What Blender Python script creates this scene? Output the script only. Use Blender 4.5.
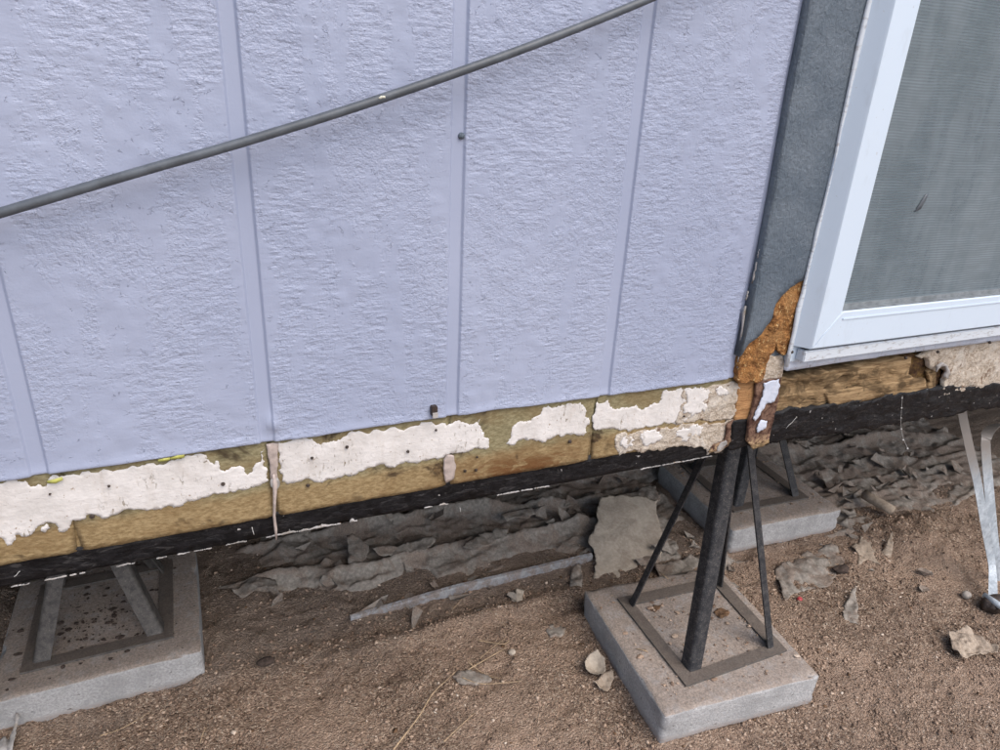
import bpy, bmesh, math, random
import numpy as np
from mathutils import Vector, Matrix, geometry

for o in list(bpy.data.objects): bpy.data.objects.remove(o)
random.seed(7)
SC = bpy.context.scene
COL = SC.collection

# ------------------------------------------------------------------ camera
CAM_H = 1.498                      # eye height above the dirt; wall face lies 1 m in front
F_PX = 690.0                       # focal length in pixels of a 1000 px wide picture
ROT = np.array([[0.92099063, -0.11046019, 0.37359712],
                [-0.38660507, -0.37751097, 0.84144042],
                [0.04809134, -0.91939329, -0.39038853]])
cd = bpy.data.cameras.new('camera'); cam = bpy.data.objects.new('camera', cd); COL.objects.link(cam)
cd.sensor_width = 36; cd.lens = F_PX / 1000 * 36; cd.clip_start = 0.02; cd.clip_end = 2000
_r, _u, _b = ROT[:, 0], -ROT[:, 1], -ROT[:, 2]
cam.matrix_world = Matrix(((_r[0], _u[0], _b[0], 0), (_r[1], _u[1], _b[1], 0), (_r[2], _u[2], _b[2], CAM_H), (0, 0, 0, 1)))
SC.camera = cam
SC.render.resolution_x = 1024; SC.render.resolution_y = 768

# ------------------------------------------------------------------ sky and sun (open shade: broad soft light)
SUN_EL, SUN_AZ = math.radians(52), math.radians(162)     # azimuth from +y clockwise
world = bpy.data.worlds.new('World'); SC.world = world; world.use_nodes = True
wn = world.node_tree.nodes; wn.clear()
sky = wn.new('ShaderNodeTexSky'); sky.sky_type = 'NISHITA'; sky.sun_disc = False
sky.sun_elevation = SUN_EL; sky.sun_rotation = SUN_AZ; sky.air_density = 1.0; sky.dust_density = 3.0; sky.ozone_density = 1.0
bg = wn.new('ShaderNodeBackground'); bg.inputs['Strength'].default_value = 0.12
wo = wn.new('ShaderNodeOutputWorld')
world.node_tree.links.new(sky.outputs[0], bg.inputs[0]); world.node_tree.links.new(bg.outputs[0], wo.inputs[0])
sd = bpy.data.lights.new('sun', 'SUN'); sd.energy = 1.1; sd.angle = math.radians(55); sd.color = (1, 0.95, 0.89)
sun = bpy.data.objects.new('sun', sd); COL.objects.link(sun); sun.location = (2, -4, 6)
_d = Vector((math.sin(SUN_AZ) * math.cos(SUN_EL), math.cos(SUN_AZ) * math.cos(SUN_EL), math.sin(SUN_EL)))
sun.rotation_euler = (-_d).to_track_quat('-Z', 'Y').to_euler()
vs = SC.view_settings
vs.view_transform = 'Standard'; vs.look = 'None'; vs.exposure = 0.8; vs.gamma = 1.0; vs.use_curve_mapping = False

# ------------------------------------------------------------------ pixel helpers: a pixel gives a direction, a plane gives the distance
def ray(u, v): return ROT @ np.array([u - 500, v - 375, F_PX])
def W(u, v, y=1.0):
    d = ray(u, v); t = y / d[1]; return (d[0] * t, d[2] * t + CAM_H)          # (x, z) on the wall plane
def G(u, v, z=0.0):
    d = ray(u, v); t = (z - CAM_H) / d[2]; return (d[0] * t, d[1] * t)        # (x, y) on the ground plane

# ------------------------------------------------------------------ numpy gradient noise
_rng = np.random.RandomState(3)
_P = _rng.permutation(512); _P = np.concatenate([_P, _P, _P])
_GR = _rng.randn(512, 3); _GR /= np.linalg.norm(_GR, axis=1)[:, None]
def pnoise(x, y, z=0.0):
    x, y, z = np.broadcast_arrays(np.asarray(x, float), np.asarray(y, float), np.asarray(z, float))
    xi, yi, zi = np.floor(x).astype(int), np.floor(y).astype(int), np.floor(z).astype(int)
    xf, yf, zf = x - xi, y - yi, z - zi
    fu = lambda t: t * t * t * (t * (t * 6 - 15) + 10)
    u, v, w = fu(xf), fu(yf), fu(zf)
    def g(dx, dy, dz):
        h = _P[_P[(xi + dx) & 511] + ((yi + dy) & 511)] + ((zi + dz) & 511)
        gr = _GR[_P[h] & 511]
        return gr[..., 0] * (xf - dx) + gr[..., 1] * (yf - dy) + gr[..., 2] * (zf - dz)
    l = lambda a, b, t: a + (b - a) * t
    return l(l(l(g(0,0,0), g(1,0,0), u), l(g(0,1,0), g(1,1,0), u), v), l(l(g(0,0,1), g(1,0,1), u), l(g(0,1,1), g(1,1,1), u), v), w)
def fbm(x, y, z=0.0, oct=4, gain=0.5):
    s, a, f = 0, 1.0, 1.0
    for i in range(oct):
        s = s + a * pnoise(np.asarray(x) * f + i * 17.3, np.asarray(y) * f - i * 9.1, np.asarray(z) * f + i * 3.7); a *= gain; f *= 2.03
    return s
def sstep(a, b, x):
    t = np.clip((np.asarray(x, float) - a) / (b - a), 0, 1); return t * t * (3 - 2 * t)

# ------------------------------------------------------------------ materials
class NT:
    def __init__(s, name):
        s.m = bpy.data.materials.new(name); s.m.use_nodes = True; s.t = s.m.node_tree; s.t.nodes.clear()
        s.out = s.t.nodes.new('ShaderNodeOutputMaterial'); s.p = s.t.nodes.new('ShaderNodeBsdfPrincipled')
        s.t.links.new(s.p.outputs[0], s.out.inputs[0]); s.co = s.t.nodes.new('ShaderNodeTexCoord').outputs['Object']
    def n(s, kind, **kw):
        nd = s.t.nodes.new('ShaderNode' + kind)
        for k, v in kw.items(): setattr(nd, k, v)
        return nd
    def set(s, sock, v):
        if isinstance(v, bpy.types.NodeSocket): s.t.links.new(v, sock)
        elif isinstance(v, tuple) and len(v) == 3 and sock.type == 'RGBA': sock.default_value = (*v, 1)
        else: sock.default_value = v
    def vec(s, scale, loc=(0, 0, 0), rot=(0, 0, 0)):
        m = s.n('Mapping'); s.set(m.inputs[0], s.co); m.inputs['Scale'].default_value = scale; m.inputs['Location'].default_value = loc; m.inputs['Rotation'].default_value = rot
        return m.outputs[0]
    def noise(s, scale=1, detail=4, rough=0.55, vec=None, dist=0):
        k = s.n('TexNoise'); s.set(k.inputs['Vector'], vec if vec is not None else s.co)
        k.inputs['Scale'].default_value = scale; k.inputs['Detail'].default_value = min(detail, 4); k.inputs['Roughness'].default_value = rough; k.inputs['Distortion'].default_value = dist
        return k.outputs[0]
    def voro(s, scale=1, vec=None, feature='F1', out=0):
        k = s.n('TexVoronoi', feature=feature); s.set(k.inputs['Vector'], vec if vec is not None else s.co); k.inputs['Scale'].default_value = scale
        return k.outputs[out]
    def ramp(s, fac, a, b, c0=0.0, c1=1.0):
        k = s.n('MapRange', interpolation_type='SMOOTHSTEP'); s.set(k.inputs[0], fac); k.inputs[1].default_value = a; k.inputs[2].default_value = b; k.inputs[3].default_value = c0; k.inputs[4].default_value = c1
        return k.outputs[0]
    def math(s, op, a, b=0.0):
        k = s.n('Math', operation=op); s.set(k.inputs[0], a); s.set(k.inputs[1], b); return k.outputs[0]
    def mix(s, fac, a, b, mode='MIX'):
        k = s.n('Mix', data_type='RGBA', blend_type=mode); s.set(k.inputs[0], fac); s.set(k.inputs[6], a); s.set(k.inputs[7], b); return k.outputs[2]
    def sep(s, i, src=None):
        k = s.n('SeparateXYZ'); s.set(k.inputs[0], src if src is not None else s.co); return k.outputs[i]
    def bump(s, h, strength=0.5, dist=0.002, normal=None):
        k = s.n('Bump'); k.inputs['Strength'].default_value = strength; k.inputs['Distance'].default_value = dist; s.set(k.inputs['Height'], h)
        if normal is not None: s.set(k.inputs['Normal'], normal)
        return k.outputs[0]
    def fin(s, color, rough=0.7, normal=None, metal=0.0, spec=0.5):
        s.set(s.p.inputs['Base Color'], color); s.set(s.p.inputs['Roughness'], rough); s.set(s.p.inputs['Metallic'], metal)
        s.p.inputs['Specular IOR Level'].default_value = spec
        if normal is not None: s.set(s.p.inputs['Normal'], normal)
        return s.m

def m_siding():
    k = NT('lavender_house_paint')
    big = k.noise(3.0, 3, vec=k.vec((1, 1, .6)))
    mask = k.ramp(k.noise(6.0, 2, vec=k.vec((1, 1, .5), (3, 0, 1))), .42, .58)             # cross ripples here, pebbly film there
    peb = k.noise(1, 3, .68, k.vec((150, 150, 175)))
    cross = k.noise(1, 2, .5, k.vec((48, 48, 165)))
    grain = k.noise(1, 3, .6, k.vec((260, 260, 34)), .2)
    c0 = lambda n, w: k.math('MULTIPLY', k.math('SUBTRACT', n, .5), w)
    h = k.math('ADD', c0(peb, k.ramp(mask, 0, 1, .75, 1.1)), c0(cross, k.ramp(mask, 0, 1, .9, .2)))
    h = k.math('ADD', h, k.math('MULTIPLY', c0(grain, .45), k.ramp(k.noise(11, 2, .5, k.vec((1, 1, .3), (9, 9, 0))), .45, .6, .1, 1)))
    flat = k.ramp(k.math('ADD', k.noise(9, 4, .7, k.vec((1.5, 1, .5), (1, 5, 2)), .6), k.ramp(k.sep(0), .0, .5, .035, -.02)), .50, .58, 1, .14)    # smooth filled patches
    gx = k.math('ABSOLUTE', k.math('SUBTRACT', k.math('FRACT', k.math('ADD', k.math('DIVIDE', k.math('SUBTRACT', k.sep(0), .056), .301), .5)), .5))
    flat = k.math('MULTIPLY', flat, k.ramp(gx, .030, .046, .10, 1))                          # the grooves are smooth
    # scattered blisters and small craters in the film
    bl = k.ramp(k.noise(1, 4, .7, k.vec((75, 75, 95), (4, 4, 4)), .8), .63, .70)
    h2 = k.math('ADD', k.math('MULTIPLY', h, flat), k.math('MULTIPLY', bl, k.math('MULTIPLY', k.ramp(gx, .03, .06), .30)))
    nb = k.bump(h2, 1.0, .0025)
    col = k.mix(k.ramp(big, .3, .7), (.312, .352, .478), (.354, .394, .520))
    speck_shade = k.ramp(k.noise(1, 3, .6, k.vec((120, 120, 170), (2, 2, 2))), .64, .72)
    col = k.mix(k.math('MULTIPLY', speck_shade, k.math('MULTIPLY', flat, .34)), col, (.18, .20, .29))  # small shadows of the grain painted in as dark specks
    return k.fin(col, .37, nb, spec=.5)

def m_trim():
    k = NT('slate_blue_trim_paint')
    h = k.math('ADD', k.noise(1, 4, .6, k.vec((260, 260, 40))), k.math('MULTIPLY', k.noise(90, 4, .6, dist=.5), .9))
    col = k.mix(k.ramp(k.noise(14, 4), .35, .7), (.092, .120, .152), (.128, .158, .192))
    scuff = k.ramp(k.noise(1, 4, .7, k.vec((60, 60, 14))), .66, .74)
    return k.fin(k.mix(k.math('MULTIPLY', scuff, .4), col, (.22, .26, .31)), .5, k.bump(h, 1.0, .0035))

def m_osb():
    k = NT('swollen_chipboard')
    c1 = k.voro(190, k.vec((1, 1, .45)), out=1)
    n1 = k.noise(70, 6, .7); n2 = k.noise(22, 4, .6)
    col = k.mix(k.ramp(n1, .3, .7), (.16, .064, .022), (.44, .215, .075))
    col = k.mix(k.ramp(n2, .45, .7), col, (.36, .19, .075))
    pale = k.ramp(k.noise(1, 3, .5, k.vec((230, 230, 110))), .60, .68)
    col = k.mix(pale, col, (.62, .42, .20))
    dk = k.ramp(k.noise(45, 5, .7, k.vec((1, 1, 1), (4, 2, 8))), .54, .66)
    col = k.mix(k.math('MULTIPLY', dk, .45), col, (.10, .042, .018))
    h = k.math('ADD', k.sep(0, c1), k.math('MULTIPLY', n1, 2.2))
    return k.fin(col, .9, k.bump(h, 1.0, .007), spec=.2)

def m_hardboard():
    k = NT('bare_weathered_hardboard')
    z = k.sep(2)
    fine = k.noise(1, 5, .65, k.vec((110, 110, 240)))
    blot = k.noise(9, 5, .65, k.vec((1, 1, 1.6)), .8)
    lo = k.mix(k.ramp(fine, .3, .72), (.205, .140, .066), (.360, .270, .145))
    hi = k.mix(k.ramp(fine, .3, .72), (.175, .150, .082), (.310, .275, .165))
    zz = k.math('ADD', z, k.math('MULTIPLY', k.math('SUBTRACT', k.noise(30, 3), .5), .02))
    col = k.mix(k.ramp(zz, .868, .892), lo, hi)                                            # lower lap was covered until lately
    col = k.mix(k.math('MULTIPLY', k.ramp(blot, .44, .62), .42), col, (.185, .115, .050))
    sx = k.ramp(k.math('ABSOLUTE', k.math('SUBTRACT', k.sep(0), .50)), .03, .20, 1, 0); sz = k.ramp(zz, .838, .895, 1, 0)
    sn = k.ramp(k.noise(26, 4, .7, k.vec((.7, 1, 1.8)), .8), .36, .56)
    col = k.mix(k.math('MULTIPLY', k.math('MULTIPLY', sx, sz), k.math('MULTIPLY', sn, .9)), col, (.13, .055, .018))   # rusty water stain round the nails
    rot = k.ramp(k.noise(11, 6, .7, k.vec((1, 1, 1.2), (7, 1, 4)), .6), .56, .70)
    col = k.mix(k.math('MULTIPLY', rot, .85), col, (.035, .02, .012))
    return k.fin(col, .85, k.bump(k.math('ADD', fine, blot), .6, .0018), spec=.25)

def m_whitepeel(name='peeling_white_paint', a=(.58, .555, .535), b=(.70, .675, .66), dirty=.75):
    k = NT(name)
    n1 = k.noise(1, 5, .65, k.vec((90, 90, 160))); n2 = k.noise(18, 5, .7)
    col = k.mix(k.ramp(n2, .3, .7), a, b)
    wash = k.ramp(k.noise(1, 5, .7, k.vec((30, 30, 8), (5, 0, 1)), .4), .50, .72)           # thin brown run-off stains
    col = k.mix(k.math('MULTIPLY', wash, .30 * dirty), col, (.36, .27, .18))
    spk = k.ramp(k.noise(150, 3, .6), .66, .72)
    col = k.mix(k.math('MULTIPLY', spk, dirty), col, (.25, .17, .10))
    zone = k.ramp(k.noise(8, 3, .6, k.vec((1, 1, 1), (0, 7, 3))), .48, .62)
    chip = k.math('MULTIPLY', k.ramp(k.noise(1, 4, .65, k.vec((170, 170, 55), (3, 1, 2)), .3), .60, .63), zone)
    col = k.mix(k.math('MULTIPLY', chip, .85), col, (.17, .125, .06))
    return k.fin(col, .7, k.bump(k.math('SUBTRACT', k.math('ADD', n1, k.math('MULTIPLY', n2, 2)), k.math('MULTIPLY', chip, .8)), .6, .0018), spec=.3)

def m_fibre():
    k = NT('swollen_beige_fibre')
    n1 = k.noise(1, 6, .7, k.vec((90, 90, 130)), .6); n2 = k.noise(20, 5, .7, dist=.5)
    col = k.mix(k.ramp(n1, .3, .7), (.31, .25, .19), (.60, .53, .45))
    col = k.mix(k.ramp(n2, .48, .66), col, (.56, .51, .45))
    st = k.ramp(k.noise(34, 6, .75, k.vec((1, 1, .6), (5, 5, 1)), .4), .54, .66)
    col = k.mix(k.math('MULTIPLY', st, .8), col, (.15, .085, .05))
    pit = k.ramp(k.noise(120, 4, .7), .62, .70)
    col = k.mix(k.math('MULTIPLY', pit, .6), col, (.16, .12, .09))
    return k.fin(col, .9, k.bump(k.math('ADD', n1, n2), .9, .005), spec=.2)

def m_tar():
    k = NT('black_tar_coat')
    n1 = k.noise(1, 6, .7, k.vec((40, 40, 90)), .8); n2 = k.noise(160, 3, .6)
    col = k.mix(k.ramp(n1, .35, .75), (.004, .004, .005), (.014, .013, .015))
    dust = k.ramp(k.noise(1, 6, .75, k.vec((30, 30, 120), (1, 1, 3), (0, .25, 0)), 1.2), .52, .70)
    col = k.mix(k.math('MULTIPLY', dust, .5), col, (.085, .080, .080))
    spk = k.ramp(k.noise(110, 2, .5, k.vec((1, 1, 1), (8, 2, 2))), .735, .76)
    col = k.mix(k.math('MULTIPLY', spk, .8), col, (.45, .43, .42))
    return k.fin(col, k.ramp(n1, .3, .7, .35, .6), k.bump(k.math('ADD', n1, k.math('MULTIPLY', n2, .3)), .7, .003), spec=.22)

def m_wood(name, a, b, c, gs=(14, 60, 260), rot=.5, crack=.6):
    k = NT(name)
    g = k.noise(1, 5, .65, k.vec(gs), 1.0); big = k.noise(9, 5, .65, k.vec((1, 1, 2)), .8)
    col = k.mix(k.ramp(g, .32, .68), a, b)
    col = k.mix(k.math('MULTIPLY', k.ramp(big, .5, .68), rot), col, c)
    st = k.ramp(k.noise(13, 6, .7, k.vec((.8, 1, 1.6), (11, 2, 5)), 1.0), .46, .62)
    col = k.mix(k.math('MULTIPLY', st, rot), col, tuple(x * .35 for x in c))
    cr = k.ramp(k.noise(1, 4, .6, k.vec((gs[0] * .5, gs[1], gs[2] * .45), (3, 3, 9)), .4), .655, .69)
    col = k.mix(k.math('MULTIPLY', cr, crack), col, (.03, .018, .01))
    return k.fin(col, .85, k.bump(k.math('SUBTRACT', k.math('ADD', g, big), cr), .8, .003), spec=.2)

def m_rust():
    k = NT('rusted_painted_strap')
    n1 = k.noise(55, 6, .7, dist=.5); n2 = k.noise(160, 4, .6)
    col = k.mix(k.ramp(n1, .35, .65), (.058, .026, .019), (.20, .12, .085))
    z = k.sep(2)
    col = k.mix(k.math('MULTIPLY', k.ramp(z, .80, .83, 1, 0), k.ramp(n2, .4, .6)), col, (.42, .29, .17))
    return k.fin(col, .85, k.bump(k.math('ADD', n1, n2), .9, .003), spec=.25)

def m_plain(name, col, rough=.5, var=.12, scale=25, bmp=.15, bd=.001, spec=.5, metal=0.0):
    k = NT(name)
    n1 = k.noise(scale, 4, .6)
    c = k.mix(k.ramp(n1, .3, .7), tuple(max(0, x * (1 - var)) for x in col), tuple(min(1, x * (1 + var)) for x in col))
    return k.fin(c, rough, k.bump(n1, bmp, bd), metal, spec)

def m_vinyl():
    k = NT('white_window_vinyl')
    d = k.ramp(k.noise(1, 5, .7, k.vec((30, 30, 12))), .56, .75)
    spk = k.ramp(k.noise(95, 3, .6), .70, .74)
    col = k.mix(k.math('MULTIPLY', d, .25), (.58, .675, .785), (.42, .47, .53))
    col = k.mix(k.math('MULTIPLY', spk, .35), col, (.36, .33, .30))
    return k.fin(col, .38, k.bump(k.noise(40, 3), .05, .001))

def m_sill():
    k = NT('chalky_sill_paint')
    d = k.ramp(k.noise(1, 5, .7, k.vec((60, 60, 160))), .52, .70)
    col = k.mix(k.math('MULTIPLY', d, .7), (.58, .63, .69), (.33, .31, .30))
    return k.fin(col, .65, k.bump(d, .5, .001))

def m_screen():
    k = NT('insect_screen_mesh')
    warp = k.math('MULTIPLY', k.math('SUBTRACT', k.noise(9, 3, .5), .5), .010)
    z = k.math('ADD', k.sep(2), warp)
    wire = k.math('ADD', k.math('MULTIPLY', k.math('SINE', k.math('MULTIPLY', z, 2 * math.pi / .0052)), .5), .5)
    fade = k.ramp(k.noise(1, 3, .6, k.vec((14, 14, 60))), .3, .7, .25, 1)
    dust = k.noise(1, 4, .65, k.vec((9, 9, 3)))
    col = k.mix(k.ramp(dust, .35, .7), (.215, .268, .305), (.295, .352, .390))
    k.fin(col, .8, spec=.15)
    a = k.math('ADD', .52, k.math('MULTIPLY', k.math('MULTIPLY', wire, fade), .20))
    k.set(k.p.inputs['Alpha'], a)
    return k.m

def m_glass():
    k = NT('window_glass')
    k.fin((.9, .95, .95), .03)
    tr = k.n('BsdfTransparent'); gl = k.n('BsdfGlossy'); gl.inputs['Roughness'].default_value = .03
    fr = k.n('Fresnel'); fr.inputs[0].default_value = 1.5
    mx = k.n('MixShader'); k.set(mx.inputs[0], fr.outputs[0]); k.set(mx.inputs[1], tr.outputs[0]); k.set(mx.inputs[2], gl.outputs[0])
    tr.inputs[0].default_value = (.85, .9, .9, 1)
    k.t.links.new(mx.outputs[0], k.out.inputs[0]); return k.m

def dusty(k, col, amount=.9, lo=.35, hi=.9, c=(.340, .275, .228)):
    g = k.n('NewGeometry'); up = k.sep(2, g.outputs['Normal'])
    n1 = k.noise(28, 6, .7, dist=.3); n2 = k.noise(210, 3, .6)
    f = k.math('MULTIPLY', k.ramp(up, lo, hi), k.ramp(n1, .22, .55, .45, 1))
    dc = k.mix(k.ramp(n2, .35, .7), tuple(x * .72 for x in c), tuple(x * 1.25 for x in c))
    return k.mix(k.math('MULTIPLY', f, amount), col, dc)

def m_concrete(name, base=(.42, .42, .425), amount=.88):
    k = NT(name)
    n1 = k.noise(180, 5, .7); n2 = k.noise(16, 4, .6); pit = k.ramp(k.noise(75, 3, .6), .68, .72)
    col = k.mix(k.ramp(n1, .3, .7), tuple(x * .75 for x in base), tuple(min(1, x * 1.22) for x in base))
    col = k.mix(k.math('MULTIPLY', k.ramp(n2, .42, .66), .6), col, tuple(x * .68 for x in base))
    col = k.mix(k.math('MULTIPLY', pit, .7), col, (.10, .095, .09))
    col = dusty(k, col, amount)
    low = k.ramp(k.math('ADD', k.sep(2), k.math('MULTIPLY', n2, .03)), .02, .045, .7, 0)        # soil splashed on the foot
    col = k.mix(k.math('MULTIPLY', low, k.ramp(n1, .35, .6)), col, (.22, .14, .095))
    return k.fin(col, .9, k.bump(k.math('SUBTRACT', k.math('ADD', n1, k.math('MULTIPLY', n2, .5)), pit), .8, .0025), spec=.2)

def m_steel(name='dusty_black_steel', heavy=0.0):
    k = NT(name)
    n1 = k.noise(60, 6, .7, dist=.3); n2 = k.noise(320, 3, .65)
    col = k.mix(k.ramp(n1, .35, .7), (.022, .024, .030), (.062, .062, .066))
    col = k.mix(k.math('MULTIPLY', k.ramp(n2, .56, .66), k.ramp(n1, .35, .65, .25, .9)), col, (.20, .185, .165))
    col = k.mix(k.math('MULTIPLY', k.ramp(n1, .3, .6, .5, 1), heavy), col, (.21, .19, .17))
    col = dusty(k, col, .55, .3, .9, (.24, .19, .155))
    return k.fin(col, .6, k.bump(k.math('ADD', n1, n2), .5, .0015), 0.25)

def m_galv():
    k = NT('galvanised_strap_steel')
    n1 = k.noise(1, 5, .65, k.vec((60, 60, 30))); sp = k.voro(120, out=1); n3 = k.noise(120, 4, .65)
    col = k.mix(k.ramp(n1, .35, .7), (.38, .43, .48), (.60, .66, .71))
    col = k.mix(k.math('MULTIPLY', k.ramp(n3, .58, .68), .6), col, (.20, .22, .23))
    col = k.mix(k.ramp(k.math('ADD', k.sep(2), k.math('MULTIPLY', n1, .1)), .42, .58), col, (.30, .275, .255))   # dusty upper run
    return k.fin(col, .55, k.bump(n3, .4, .001), .08)

def m_dirt():
    k = NT('dry_reddish_dirt')
    v = k.co
    g1 = k.noise(260, 4, .7); g2 = k.noise(60, 6, .7, dist=.3); g3 = k.noise(6, 5, .6); g4 = k.noise(2.2, 3, .5)
    wob = k.n('VectorMath', operation='ADD'); k.set(wob.inputs[0], k.co); nz = k.n('TexNoise'); nz.inputs['Scale'].default_value = 90; sc_ = k.n('VectorMath', operation='SCALE'); k.set(nz.inputs['Vector'], k.co); k.set(sc_.inputs[0], nz.outputs[1]); sc_.inputs['Scale'].default_value = .012; k.set(wob.inputs[1], sc_.outputs[0])
    vo = k.voro(210, wob.outputs[0], out=1); vd = k.voro(210, wob.outputs[0])
    col = k.mix(k.ramp(g2, .3, .7), (.240, .164, .116), (.475, .345, .258))
    grit = k.sep(0, vo)
    col = k.mix(k.ramp(grit, .72, .95), col, (.62, .49, .38))
    col = k.mix(k.ramp(grit, .22, .05), col, (.13, .088, .066))
    col = k.mix(k.math('MULTIPLY', k.ramp(g3, .45, .65), .5), col, (.31, .225, .172))
    col = k.mix(k.math('MULTIPLY', k.ramp(g4, .42, .62), .55), col, (.56, .405, .305))
    fine = k.ramp(g1, .68, .74)
    col = k.mix(fine, col, (.62, .53, .44))
    # beneath the floor the soil colour turns greyer and a little darker
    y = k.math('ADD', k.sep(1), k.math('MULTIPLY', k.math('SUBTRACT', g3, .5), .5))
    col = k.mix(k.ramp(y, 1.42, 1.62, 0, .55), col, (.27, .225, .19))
    h = k.math('ADD', k.math('ADD', k.math('MULTIPLY', g2, 1.4), g1), k.math('MULTIPLY', vd, -1.2))
    return k.fin(col, .95, k.bump(h, 1.0, .007), spec=.15)

def m_stone():
    k = NT('pebble_mix')
    oi = k.n('NewGeometry').outputs['Random Per Island']
    cr = k.n('ValToRGB'); k.set(cr.inputs[0], oi); e = cr.color_ramp.elements
    e[0].color = (.15, .105, .08, 1); e[1].color = (.70, .60, .50, 1); e[1].position = 1
    for p, c in ((.35, (.28, .195, .142, 1)), (.75, (.41, .30, .225, 1)), (.96, (.50, .39, .305, 1))):
        el = e.new(p); el.color = c
    return k.fin(cr.outputs[0], .9, k.bump(k.noise(300, 3), .4, .001), spec=.2)

def m_sheet(name='dusty_grey_plastic', a=(.215, .192, .168), b=(.35, .318, .28), dirt=.8, s=11):
    k = NT(name)
    n1 = k.noise(s, 6, .7, dist=.5); n2 = k.noise(90, 5, .65)
    col = k.mix(k.ramp(n2, .35, .7), a, b)
    d = k.ramp(n1, .43, .57)
    grain = k.noise(240, 3, .6)
    dc = k.mix(k.ramp(grain, .35, .7), (.16, .115, .088), (.33, .25, .20))
    col = k.mix(k.math('MULTIPLY', d, dirt), col, dc)
    return k.fin(col, .75, k.bump(k.math('ADD', n2, k.math('MULTIPLY', k.math('MULTIPLY', grain, d), 1.5)), .5, .0025), spec=.3)

MT = {}
MT['siding'] = m_siding(); MT['trim'] = m_trim(); MT['osb'] = m_osb(); MT['hard'] = m_hardboard()
MT['peel'] = m_whitepeel(); MT['fibre'] = m_fibre(); MT['tar'] = m_tar()
MT['orange_wood'] = m_wood('fresh_split_wood', (.33, .165, .070), (.52, .300, .140), (.28, .13, .05), (20, 60, 420), .4, .5)
MT['rotten'] = m_wood('rotting_timber', (.170, .105, .052), (.400, .280, .155), (.13, .082, .040), (12, 60, 170), .75, .7)
MT['darkrot'] = m_wood('dark_rotted_timber', (.06, .03, .02), (.19, .115, .04), (.035, .015, .012), (50, 60, 80), .6, .6)
MT['darkstain'] = m_wood('brown_water_stain', (.15, .085, .035), (.30, .195, .09), (.06, .03, .015), (60, 60, 160), .7, .4)
MT['rust'] = m_rust(); MT['vinyl'] = m_vinyl(); MT['sill'] = m_sill(); MT['screen'] = m_screen(); MT['glass'] = m_glass()
MT['edge'] = m_whitepeel('chipped_paint_edge', (.20, .19, .18), (.46, .44, .43), .9)
MT['bluepeel'] = m_whitepeel('pale_blue_peeling_paint', (.50, .55, .66), (.60, .64, .74), .5)
MT['concrete'] = m_concrete('dusty_concrete'); MT['steel'] = m_steel(); MT['bar'] = m_steel('dust_buried_steel', .62); MT['steel_dusty'] = m_steel('grey_dust_caked_steel', .42); MT['galv'] = m_galv()
MT['dirt'] = m_dirt(); MT['stone'] = m_stone(); MT['sheet'] = m_sheet(dirt=.62)
MT['sheet_clean'] = m_sheet('pale_grey_plastic', (.42, .365, .30), (.52, .46, .385), .25)
MT['paper'] = m_sheet('dusty_beige_paper', (.36, .29, .225), (.47, .39, .31), .25, 30)
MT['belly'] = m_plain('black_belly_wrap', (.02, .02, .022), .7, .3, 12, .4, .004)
MT['cable'] = m_plain('grey_cable_jacket', (.085, .098, .115), .45, .2, 40, .15, .0006)
MT['chipwhite'] = m_plain('pale_scratch', (.62, .62, .52), .7, .15, 200)
MT['drip'] = m_plain('pinkish_old_caulk', (.40, .335, .305), .6, .2, 80, .4, .001)
MT['yellow'] = m_plain('yellow_green_tape', (.50, .50, .13), .5, .25, 60, .3, .001)
MT['nail'] = m_plain('dark_nail_steel', (.060, .045, .038), .55, .4, 200, .5, .0006, metal=.4)
MT['grey_plank'] = m_sheet('grey_painted_board', (.27, .275, .29), (.38, .385, .40), .6, 35)
MT['twig'] = m_plain('dry_straw_twig', (.40, .29, .185), .8, .3, 90, .5, .001)
MT['leaf'] = m_plain('dry_brown_leaf', (.15, .085, .045), .8, .4, 60, .5, .002)
MT['clod'] = m_plain('dark_soil_clod', (.06, .042, .034), .95, .4, 120, .9, .003)
MT['red'] = m_plain('faded_red_plastic', (.45, .06, .07), .5, .3, 150, .3, .001)
MT['white_stone'] = m_plain('pale_round_pebble', (.40, .36, .32), .8, .2, 90, .5, .001)
MT['curtain'] = m_plain('pale_curtain_cloth', (.50, .53, .55), .9, .1, 20, .2, .002)
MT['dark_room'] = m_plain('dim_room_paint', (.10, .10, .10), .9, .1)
MT['chest'] = m_plain('dark_purple_cloth', (.10, .085, .11), .9, .2)
MT['thread'] = m_plain('cobweb_thread', (.55, .54, .52), .8, .1)
MT['ledge'] = m_plain('grimy_ledge_vinyl', (.20, .22, .235), .6, .25, 60)
MT['roof'] = m_plain('grey_roof_metal', (.30, .30, .31), .5, .1)

# ------------------------------------------------------------------ object helpers
def tag(o, label=None, cat=None, group=None, kind=None):
    if label: o['label'] = label
    if cat: o['category'] = cat
    if group: o['group'] = group
    if kind: o['kind'] = kind
    return o
def link(name, me, mat, parent=None, smooth=False):
    o = bpy.data.objects.new(name, me); COL.objects.link(o)
    if mat is not None and not me.materials: me.materials.append(MT[mat] if isinstance(mat, str) else mat)
    if smooth: me.polygons.foreach_set('use_smooth', [True] * len(me.polygons))
    if parent is not None:
        o.parent = parent
        if parent.parent is None: o.matrix_parent_inverse = Matrix.Translation(-Vector(parent.location))  # part meshes hold world coordinates
    return o
def mesh(name, v, f):
    me = bpy.data.meshes.new(name); me.from_pydata([tuple(map(float, p)) for p in v], [], f); me.update(); return me
def thing(name, loc, label, cat, group=None):
    o = bpy.data.objects.new(name, None); COL.objects.link(o); o.location = loc; o.empty_display_size = .05
    return tag(o, label, cat, group)
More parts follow.
